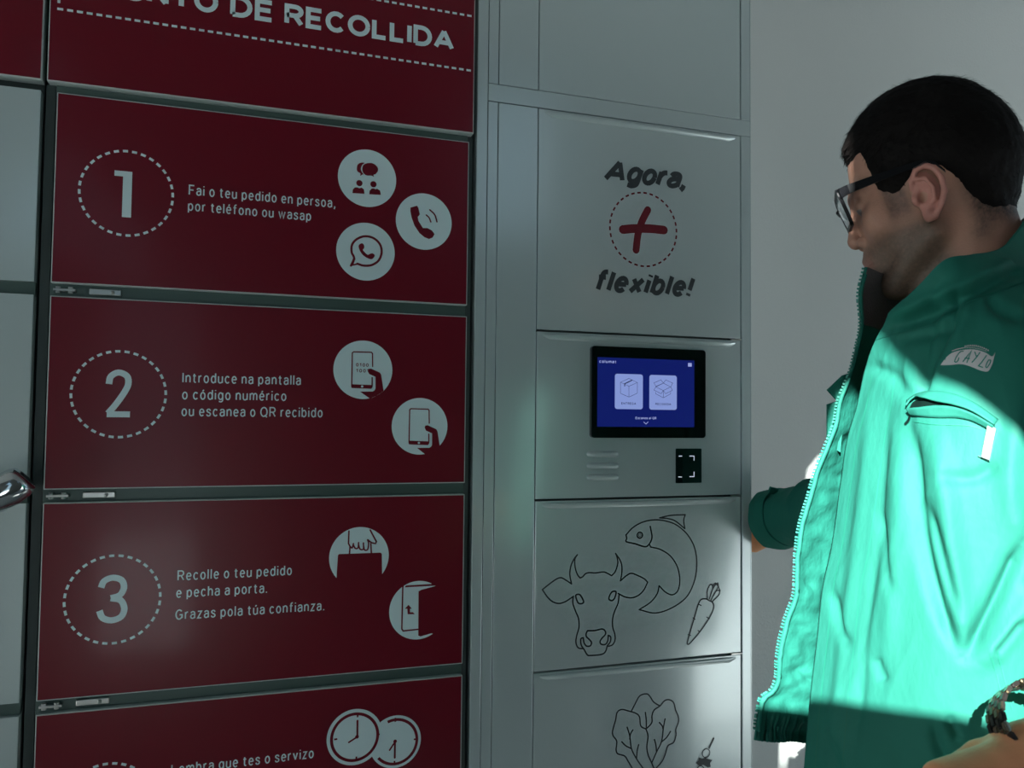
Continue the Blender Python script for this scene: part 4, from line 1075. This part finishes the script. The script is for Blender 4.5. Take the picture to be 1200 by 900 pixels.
disp = 0.0040*(vnoise(Q*np.array([8, 3, 1]), 1.0, 21)-0.5)*2 + 0.0026*(ridged(11, 0.28, 22)-0.4) + 0.0012*(ridged(30, 0.4, 23)-0.4)
disp = disp.reshape(NT, NC)
nearm = UU < 3.6
farm = UU > 8.6
# the far half hangs with its quilted inside towards us: tighter crosswise puckers
Q2 = np.stack([AA.ravel()*1.0, BB.ravel(), np.zeros(AA.size)], 1)
puck = (0.0034*(vnoise(Q2*np.array([26, 44, 1]), 1, 31)-0.5)*2+0.0022*(vnoise(Q2*np.array([50, 80, 1]), 1, 32)-0.5)*2).reshape(NT, NC)
disp = np.where(farm, disp*0.5+puck*np.clip((TT-0.22)*8, 0, 1), disp)
edge = np.clip(np.minimum(UU, NS-1-UU)*5, 0.15, 1); disp *= edge; disp *= 0.35+0.65*np.clip(TT*5, 0, 1)
# ribs of the elastic hem on the far half
disp += np.where(UU > 9, 0.0022*np.sin(PY*0.0+BB*0+AA*900)*np.clip((TT-0.93)*30, 0, 1), 0)
def crease(pts, amp, w, w2=None):
    """fold along a polyline measured on the near half: amp < 0 sinks, > 0 raises"""
    global disp
    P = np.array(catmull(pts, 10)); d = np.full(PX.shape, 1e9); hh = np.zeros(PX.shape); n = len(P)
    for i in range(n-1):
        a, b = P[i], P[i+1]; e = b-a; L2 = e@e+1e-9
        h = np.clip(((PX-a[0])*e[0]+(PY-a[1])*e[1])/L2, 0, 1); dd = np.hypot(PX-a[0]-h*e[0], PY-a[1]-h*e[1])
        m = dd < d; d = np.where(m, dd, d); hh = np.where(m, (i+h)/(n-1), hh)
    taper = np.clip(np.minimum(hh, 1-hh)*6, 0, 1)*0.8+0.2
    disp = disp+np.where(nearm, 1.3*amp*np.exp(-(d/w)**2)*taper, 0)
for q in (
    ([(1066, 492), (1072, 560), (1080, 640), (1100, 710), (1126, 768)], -0.0075, 9),
    ([(1095, 500), (1110, 600), (1122, 690), (1130, 770)], 0.006, 14),
    ([(1200, 640), (1170, 700), (1132, 770)], -0.0085, 9), ([(1215, 690), (1190, 730), (1150, 780)], 0.006, 12),
    ([(1085, 590), (1105, 650), (1124, 720)], -0.004, 7), ([(1200, 725), (1180, 750), (1165, 768)], -0.004, 6),
    ([(1022, 470), (1010, 600), (990, 760), (975, 900)], 0.003, 8), ([(1040, 480), (1030, 620), (1015, 760), (1000, 900)], -0.0028, 6),
    ([(1052, 520), (1050, 640), (1040, 780)], 0.003, 10),
    ([(1030, 600), (1040, 650), (1048, 700)], -0.003, 6), ([(975, 690), (985, 730), (997, 760)], -0.004, 6), ([(1026, 770), (1036, 800)], -0.003, 6),
    ([(1043, 385), (1075, 372), (1110, 355), (1150, 335), (1200, 312)], -0.009, 8), ([(1040, 372), (1085, 352), (1140, 330), (1200, 300)], 0.006, 9),
    ([(1100, 330), (1085, 380), (1078, 430), (1072, 470)], -0.005, 8), ([(1125, 330), (1105, 390), (1085, 440), (1070, 468)], -0.005, 7),
    ([(1050, 400), (1085, 390), (1120, 380)], -0.004, 7), ([(1140, 350), (1120, 400), (1090, 440)], 0.004, 9),
    ([(1020, 430), (1045, 440), (1066, 470)], -0.003, 8), ([(1160, 345), (1170, 360), (1200, 370)], -0.004, 8),
    ([(970, 860), (985, 900), (1000, 930)], -0.004, 7), ([(1090, 850), (1100, 880), (1115, 900)], -0.004, 7), ([(1110, 840), (1125, 870)], -0.003, 6),
    ([(1170, 545), (1140, 560), (1100, 560)], -0.003, 9), ([(1198, 470), (1185, 560), (1195, 640)], 0.004, 14)): crease(*q)
JP = JW+NN*disp[..., None]
F = []
I_ = np.arange(NT*NC).reshape(NT, NC)
quad = np.stack([I_[:-1, :-1], I_[1:, :-1], I_[1:, 1:], I_[:-1, 1:]], -1)
rowt = tt[:-1]
def half_mesh(name, sel_rows, parent, m_out, m_in, th, c0=0, c1=None, label=None):
    """outer sheet + inner sheet + rims, as one closed part"""
    r0, r1 = sel_rows; c1 = NC if c1 is None else c1
    O = JP[r0:r1, c0:c1]; n = grid_normals(JP)[r0:r1, c0:c1]
    if (grid_normals(JP)[150, 60]@(CP-JP[150, 60])) < 0: n = -n
    Iw = O-n*th; a, b = O.shape[:2]; idx = np.arange(a*b).reshape(a, b)
    qo = np.stack([idx[:-1, :-1], idx[1:, :-1], idx[1:, 1:], idx[:-1, 1:]], -1).reshape(-1, 4); qi = qo[:, ::-1]+a*b
    loop = list(idx[0, :])+list(idx[1:, -1])+list(idx[-1, -2::-1])+list(idx[-2:0:-1, 0])
    rim = np.array([(loop[i], loop[(i+1) % len(loop)], loop[(i+1) % len(loop)]+a*b, loop[i]+a*b) for i in range(len(loop))])
    o = np_mesh(name, np.concatenate([O.reshape(-1, 3), Iw.reshape(-1, 3)]), np.concatenate([qo, qi, rim]), m_out, parent)
    o.data.materials.append(m_in); mi = np.zeros(len(qo)*2+len(rim), np.int32); mi[len(qo):2*len(qo)] = 1; o.data.polygons.foreach_set('material_index', mi)
    if label: o['label'] = label
    return o
rc = int(0.105*NT)
jacket = half_mesh('jacket', (rc-1, NT), person, M_JACKET, M_JLIN, 0.0028, label='green nylon zip jacket hanging open')
collar = half_mesh('collar', (0, rc+1), jacket, M_JACKET, M_COLLIN, 0.004, label='green collar lined in grey')
# placket beside the far zip, folded fabric flap that pokes out under the chin
# casting prints and seams onto the near half
dg = bpy.context.evaluated_depsgraph_get()
Vn = JP.reshape(-1, 3); bv = BVHTree.FromPolygons([Vector(v) for v in Vn], [tuple(map(int, f)) for f in quad.reshape(-1, 4)])
def on_jacket(x, y, off):
    r = ray(x, y); r = r/np.linalg.norm(r); h = bv.ray_cast(Vector(CP), Vector(r), 3.0)
    if h[0] is None: return cam(x, y, 0.7)
    n = np.array(h[1]); n = n if n@r < 0 else -n
    return np.array(h[0])+n*off
class PrintOn(Print):
    def __init__(s, off): s.off = off; s.v = []; s.f = []
    def tri(s, pts, faces):
        b = len(s.v); s.v += [on_jacket(p[0], p[1], s.off) for p in pts]; s.f += [tuple(b+i for i in f) for f in faces]
    def build(s, name, m, parent, label=None):
        fs = []
        for f in s.f:
            a, b, c = [np.array(s.v[i]) for i in f[:3]]
            fs.append(f if np.cross(b-a, c-a)@(CP-a) > 0 else tuple(reversed(f)))
        o = meshobj(name, s.v, fs, m, parent)
        if label: o['label'] = label
        return o
def strip_on(name, top, bot, off0, off1, m, parent, n=40, nv=4, thick=0.0, label=None):
    A_ = np.array(catmull(top, n)); B_ = np.array(catmull(bot, n)); A_ = A_[np.linspace(0, len(A_)-1, n).astype(int)]; B_ = B_[np.linspace(0, len(B_)-1, n).astype(int)]
    V = []
    for j in range(nv+1):
        t = j/nv
        for i in range(n): q = A_[i]*(1-t)+B_[i]*t; V.append(on_jacket(q[0], q[1], off0*(1-t)+off1*t))
    Fq = [(j*n+i, j*n+i+1, (j+1)*n+i+1, (j+1)*n+i) for j in range(nv) for i in range(n-1)]
    o = meshobj(name, V, Fq, m, parent, True)
    if thick:
        so_ = o.modifiers.new('solid', 'SOLIDIFY'); so_.thickness = thick; so_.offset = 0
    if label: o['label'] = label
    return o
# badge
bt = [(1103, 427), (1109, 419), (1117, 413), (1130, 410), (1143, 410), (1155, 413.5), (1162.5, 418), (1166.5, 413)]
bb = [(1103, 428), (1116, 427.6), (1124, 426.8), (1132, 427.8), (1141, 431), (1150, 434.6), (1158, 435.2), (1163, 427)]
badge = strip_on('badge', bt, bb, 0.0006, 0.0006, M_BADGE, jacket, label='silver grey arched chest badge')
zb_ = lambda *q: [(1060+a/10, 400+b/10) for a, b in q]
p = PrintOn(0.0009); w = 1.3
p.stroke(zb_((690, 118), (650, 128), (612, 180), (590, 235), (610, 245), (632, 225), (640, 195)), w, n=3)
p.stroke(zb_((690, 240), (740, 175), (790, 112), (762, 180), (735, 250)), w, smooth=False); p.stroke(zb_((712, 200), (765, 205)), w, smooth=False)
p.stroke(zb_((826, 130), (848, 188)), w, smooth=False); p.stroke(zb_((885, 135), (848, 188), (795, 248)), w, smooth=False)
p.stroke(zb_((962, 170), (905, 250), (868, 290), (918, 308)), w, smooth=False)
p.stroke(zb_((1010, 225), (985, 225), (955, 290), (968, 310), (1000, 265), (1012, 228)), w, n=3)
p.stroke(zb_((485, 190), (475, 215)), w*0.9, smooth=False)
p.build('badge_lettering', M_JACKET, jacket)
p = PrintOn(0.0009)
for i in range(13):
    t = i/12; x = 705+t*270; y = 62-14*math.sin(t*3.1)+48*t*t
    p.stroke(zb_((x, y+8), (x+6, y-8), (x+13, y+8)), 0.7, smooth=False, cap=False)
p.stroke(zb_((560, 112), (620, 92), (690, 78)), 0.9, smooth=False); p.stroke(zb_((630, 86), (740, 78), (850, 88), (960, 118)), 0.5)
p.build('badge_small_lettering', M_BADGE, jacket)
# chest pocket: dark strip as painted shade in its mouth, raised welt under it, stitched rim, zip tag
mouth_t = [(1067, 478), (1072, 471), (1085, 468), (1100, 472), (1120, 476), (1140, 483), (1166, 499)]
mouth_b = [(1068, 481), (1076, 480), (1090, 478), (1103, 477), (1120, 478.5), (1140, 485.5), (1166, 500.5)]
strip_on('pocket_mouth_shade', mouth_t, mouth_b, 0.0012, 0.0012, M_POCKETSHADE, jacket, label='dark strip painted for the shade in the pocket opening')
strip_on('pocket_welt', mouth_b, [(1068, 487), (1076, 488), (1092, 489.5), (1105, 490), (1122, 490), (1140, 494), (1160, 504)], 0.0055, 0.0010, M_JACKET, jacket, thick=0.0014)
strip_on('pocket_flap', [(1063, 470), (1075, 462), (1090, 459), (1105, 459), (1125, 464), (1145, 474), (1170, 492)], mouth_t, 0.0006, 0.0058, M_JACKET, jacket, thick=0.0014)
p = PrintOn(0.0012); p.stroke([(1068, 484), (1066, 492), (1062, 497)], 3.0); p.build('pocket_corner_shade', M_POCKETSHADE, jacket)
p = PrintOn(0.0008)
p.stroke([(1072, 494), (1090, 497), (1110, 498), (1135, 499), (1150, 503)], 0.7); p.build('pocket_seam', M_STITCH, jacket)
strip_on('zip_tag', [(1158, 498), (1168, 503)], [(1150, 536), (1160, 539)], 0.0035, 0.0040, M_TAG, jacket, n=6, thick=0.0012, label='pale zip puller tag')
p = PrintOn(0.0024); p.stroke([(1147, 534.5), (1160, 539.5)], 1.3, smooth=False); p.stroke([(1160, 539.5), (1170, 503)], 0.8, smooth=False); p.build('tag_edge', M_STITCH, jacket)
# side pocket welt near the right border
p = PrintOn(0.0009); p.stroke([(1160, 765), (1170, 800), (1178, 840)], 1.0); p.stroke([(1168, 764), (1178, 800), (1186, 832)], 1.0); p.build('side_pocket_seam', M_STITCH, jacket)
# long placket seams along the near front edge
for off in (13, 45):
    p = PrintOn(0.0007); L = [(q[1]+off*(0.55+0.45*min(1, q[0]*3)), q[2]+3) for q in ST[0][2:12]]
    p.stroke(L, 0.8, n=6, cap=False); p.build('placket_seam', M_STITCH, jacket)
p = PrintOn(0.0008); p.stroke([(1199, 345), (1196, 380), (1197, 420), (1199, 460)], 1.6); p.build('armhole_seam', M_STITCH, jacket)
# far zip: tape and teeth along the last column
ez = JP[:, -1]; en = grid_normals(JP)[:, -1]; inn = JP[:, -4]-JP[:, -1]; inn /= np.linalg.norm(inn, axis=1, keepdims=True)
Ls = np.r_[0, np.cumsum(np.linalg.norm(np.diff(ez, axis=0), axis=1))]
bm = bmesh.new(); s = 0.002
while s < Ls[-1]-0.012:
    i = min(np.searchsorted(Ls, s), NT-2); p_ = ez[i]; t_ = ez[i+1]-ez[i]; t_ /= np.linalg.norm(t_); a = -inn[i]; c = np.cross(t_, a)
    g = bmesh.ops.create_cube(bm, size=1.0)
    for v in g['verts']: q = v.co.copy(); v.co = Vector(p_+a*(q.x*0.0042+0.0008)+t_*q.y*0.0021+c*q.z*0.0030)
    s += 0.0040
o = bm_obj('zip_teeth', bm, M_TEETH, jacket, kind='stuff', label='pale green zip teeth')
bm = bmesh.new(); tube(bm, [ez[i]+inn[i]*0.004-np.array([0.002, 0.004, 0])*0.7 for i in range(4, NT-6, 3)], [0.0028]*len(range(4, NT-6, 3)), 6); bm_obj('zip_tape', bm, M_JACKET, jacket, True)
# storm flap corner that sticks out behind the zip
fc = [(1000, 436), (988, 440), (970, 457), (982, 470), (970, 474), (970, 500), (970, 522), (985, 530), (990, 470)]
Vf = [cam(x, y, 0.962) for x, y in fc]; o = meshobj('storm_flap', Vf, [tuple(range(len(Vf)))], M_JACKET, jacket)
bmf = bmesh.new(); bmf.from_mesh(o.data); bmesh.ops.triangulate(bmf, faces=bmf.faces); bmf.to_mesh(o.data); bmf.free()
md = o.modifiers.new('solid', 'SOLIDIFY'); md.thickness = 0.004
# sleeves
def sleeve(name, pts, radii, seed, m=M_JACKET, amp=0.006, seg=96, nl=110):
    P = np.array(catmull(pts, 40)); Rr = np.interp(np.linspace(0, 1, len(P)), np.linspace(0, 1, len(radii)), radii)
    s = np.linspace(0, len(P)-1, nl); P2 = np.stack([np.interp(s, np.arange(len(P)), P[:, k]) for k in range(3)], 1); R2 = np.interp(s, np.arange(len(P)), Rr)
    T = np.gradient(P2, axis=0); T /= np.linalg.norm(T, axis=1, keepdims=True)
    a = np.cross(T, [0, 0, 1.0]); a /= np.linalg.norm(a, axis=1, keepdims=True)+1e-9; b = np.cross(a, T)
    th = np.linspace(0, 2*np.pi, seg, endpoint=False); V = P2[:, None]+R2[:, None, None]*(a[:, None]*np.cos(th)[None, :, None]+b[:, None]*np.sin(th)[None, :, None])
    q = V.reshape(-1, 3); dn = (ridgedn(q, 16, seed)-0.4)*amp*1.3+(vnoise(q, 34, seed+1)-0.5)*amp; nrm = (V-P2[:, None]).reshape(-1, 3); nrm /= np.linalg.norm(nrm, axis=1, keepdims=True)
    q = q+nrm*dn[:, None]; idx = np.arange(nl*seg).reshape(nl, seg); nx_ = np.roll(idx, -1, axis=1)
    Fq = np.stack([idx[:-1], nx_[:-1], nx_[1:], idx[1:]], -1).reshape(-1, 4)
    qi = q-nrm*0.0025; N_ = len(q)
    end = np.stack([idx[-1], nx_[-1], nx_[-1]+N_, idx[-1]+N_], -1); st = np.stack([idx[0]+N_, nx_[0]+N_, nx_[0], idx[0]], -1)
    return np_mesh(name, np.concatenate([q, qi]), np.concatenate([Fq, Fq[:, ::-1]+N_, end, st]), m, jacket)
def ridgedn(q, sc, seed): n = vnoise(q, sc, seed); return (1-np.abs(2*n-1))**2
fs_ = sleeve('sleeve', [cam(1150, 425, 1.06), cam(1120, 520, 1.13), cam(1030, 588, 1.20), cam(960, 600, 1.30), cam(913, 607, 1.385)], [0.075, 0.070, 0.062, 0.056, 0.051, 0.049], 41)
cf = [cam(920, 606, 1.366), cam(912, 607.5, 1.380), cam(904, 609, 1.396)]
o = sleeve('cuff', cf, [0.050, 0.0515, 0.050], 45, amp=0.003, nl=24)
o = boxes('cuff_tab', [(-0.010, 0.010, -0.002, 0.002, -0.006, 0.006)], M_JACKET, jacket, 0.001); o.location = cam(906, 575, 1.36); o.rotation_euler = (0.3, 0.2, 0.2)
sleeve('sleeve', [cam(1285, 400, .79), cam(1322, 480, .755), cam(1362, 600, .715), cam(1380, 720, .69), cam(1375, 820, .68)], [0.070, 0.068, 0.062, 0.056, 0.052, 0.050], 51)

# watch with a link bracelet
wt = bpy.data.objects.new('wristwatch', None); link(wt, person); wt['label'] = 'metal link wristwatch'
ax = nw-nel; ax /= np.linalg.norm(ax); wc = cam(1222, 850, 0.607); up = np.array([0, 0, 1.0]); e1 = np.cross(ax, up); e1 /= np.linalg.norm(e1); e2 = np.cross(e1, ax)
# the bracelet leans so that its loop is seen at an angle
e1 = CR.copy(); e2 = CU*0.80+CF*0.62; e2 /= np.linalg.norm(e2); ax2 = np.cross(e1, e2)
nl_ = 26
for rrow in range(4):
    for k in range(nl_):
        a = 2*math.pi*(k+(0.5 if rrow % 2 else 0))/nl_; rad = e1*math.cos(a)*0.0345+e2*math.sin(a)*0.0310
        ctr = wc+rad+ax2*(rrow-1.5)*0.0068; tn = -e1*math.sin(a)+e2*math.cos(a); rn = rad/np.linalg.norm(rad)
        if k == 0:
            bm = bmesh.new(); g = bmesh.ops.create_cube(bm, size=1.0)
            bmesh.ops.scale(bm, vec=(0.0074, 0.0063, 0.0034), verts=bm.verts); bmesh.ops.bevel(bm, geom=bm.edges[:], offset=0.0009, segments=2, affect='EDGES')
            o = bm_obj('bracelet_link', bm, M_LINKS, wt); lk = o.data
        else: o = bpy.data.objects.new('bracelet_link', lk2 if (k+rrow) % 2 else lk); link(o, wt)
        if k == 0: lk2 = lk.copy(); lk2.materials[0] = M_LINKD; lk.materials[0] = M_LINKS
        R3 = Matrix(((tn[0], ax2[0], rn[0]), (tn[1], ax2[1], rn[1]), (tn[2], ax2[2], rn[2]))).to_4x4(); R3.translation = Vector(ctr); o.matrix_world = R3
bm = bmesh.new(); g = bmesh.ops.create_cone(bm, cap_ends=True, segments=40, radius1=0.019, radius2=0.018, depth=0.010)
bmesh.ops.bevel(bm, geom=bm.edges[:], offset=0.0008, segments=2, affect='EDGES')
case = bm_obj('watch_case', bm, M_LINKS, wt, True); rn = CR*0.85+np.array([0, 0, 0.35]); rn /= np.linalg.norm(rn)
case.rotation_euler = Vector(rn).to_track_quat('Z', 'Y').to_euler(); case.location = wc+rn*0.039+CR*0.004

# undershirt, trousers, shoes (below and behind what the photograph shows)
bc = (HM+RH*0.0); hipc = bc*1.0-FW*0.085; hipc[2] = 0.98
G, o_ = grid((-0.24, -0.24, -0.52), (0.24, 0.24, 0.06), 0.012)
Dt = smin(sd_ell(G, (0, 0, -0.16), (0.100, 0.115, 0.20)), sd_ell(G, (0, 0, -0.38), (0.095, 0.11, 0.16)), 0.05)
v_, q_ = surface_nets(Dt, o_, 0.012); ctr_sh = bc-FW*0.075; ctr_sh[2] = 1.44
o = np_mesh('undershirt', v_+ctr_sh, q_, M_TEE, person)
bm = bmesh.new()
sd = np.array([RH[0], RH[1], 0])
legs = []
G, o_ = grid((-0.26, -0.26, -1.0), (0.26, 0.26, 0.14), 0.014)
L2 = np.stack([G@FW, G@RH, G[..., 2]], -1); A2 = L2.copy(); A2[..., 1] = np.abs(A2[..., 1])
Dl = sd_ell(L2, (0, 0, 0.0), (0.105, 0.145, 0.13)); Dl = smin(Dl, sd_caps(A2, (0, 0.085, -0.05), (0.01, 0.10, -0.48), 0.085, 0.064), 0.03); Dl = smin(Dl, sd_caps(A2, (0.01, 0.10, -0.48), (0, 0.105, -0.87), 0.064, 0.055), 0.02)
v_, q_ = surface_nets(Dl, o_, 0.014); np_mesh('trousers', v_+hipc, q_, M_TROUS, person)
for sg in (1, -1):
    G, o_ = grid((-0.12, -0.08, -0.02), (0.22, 0.08, 0.14), 0.008); Ds = smin(sd_ell(G, (0.04, 0, 0.035), (0.145, 0.048, 0.036)), sd_ell(G, (-0.03, 0, 0.06), (0.06, 0.042, 0.05)), 0.03); Ds = smax(Ds, -(G[..., 2]-0.003), 0.004)
    v_, q_ = surface_nets(Ds, o_, 0.008); w_ = v_[:, :1]*FW+v_[:, 1:2]*RH+v_[:, 2:]*ZU; fp = hipc+RH*0.105*sg; fp = np.array([fp[0], fp[1], 0.0]); np_mesh('shoe', w_+fp, q_, M_SHOE, person)
adopt(person)
for o in (gl, wt, jacket, body, hair): pass
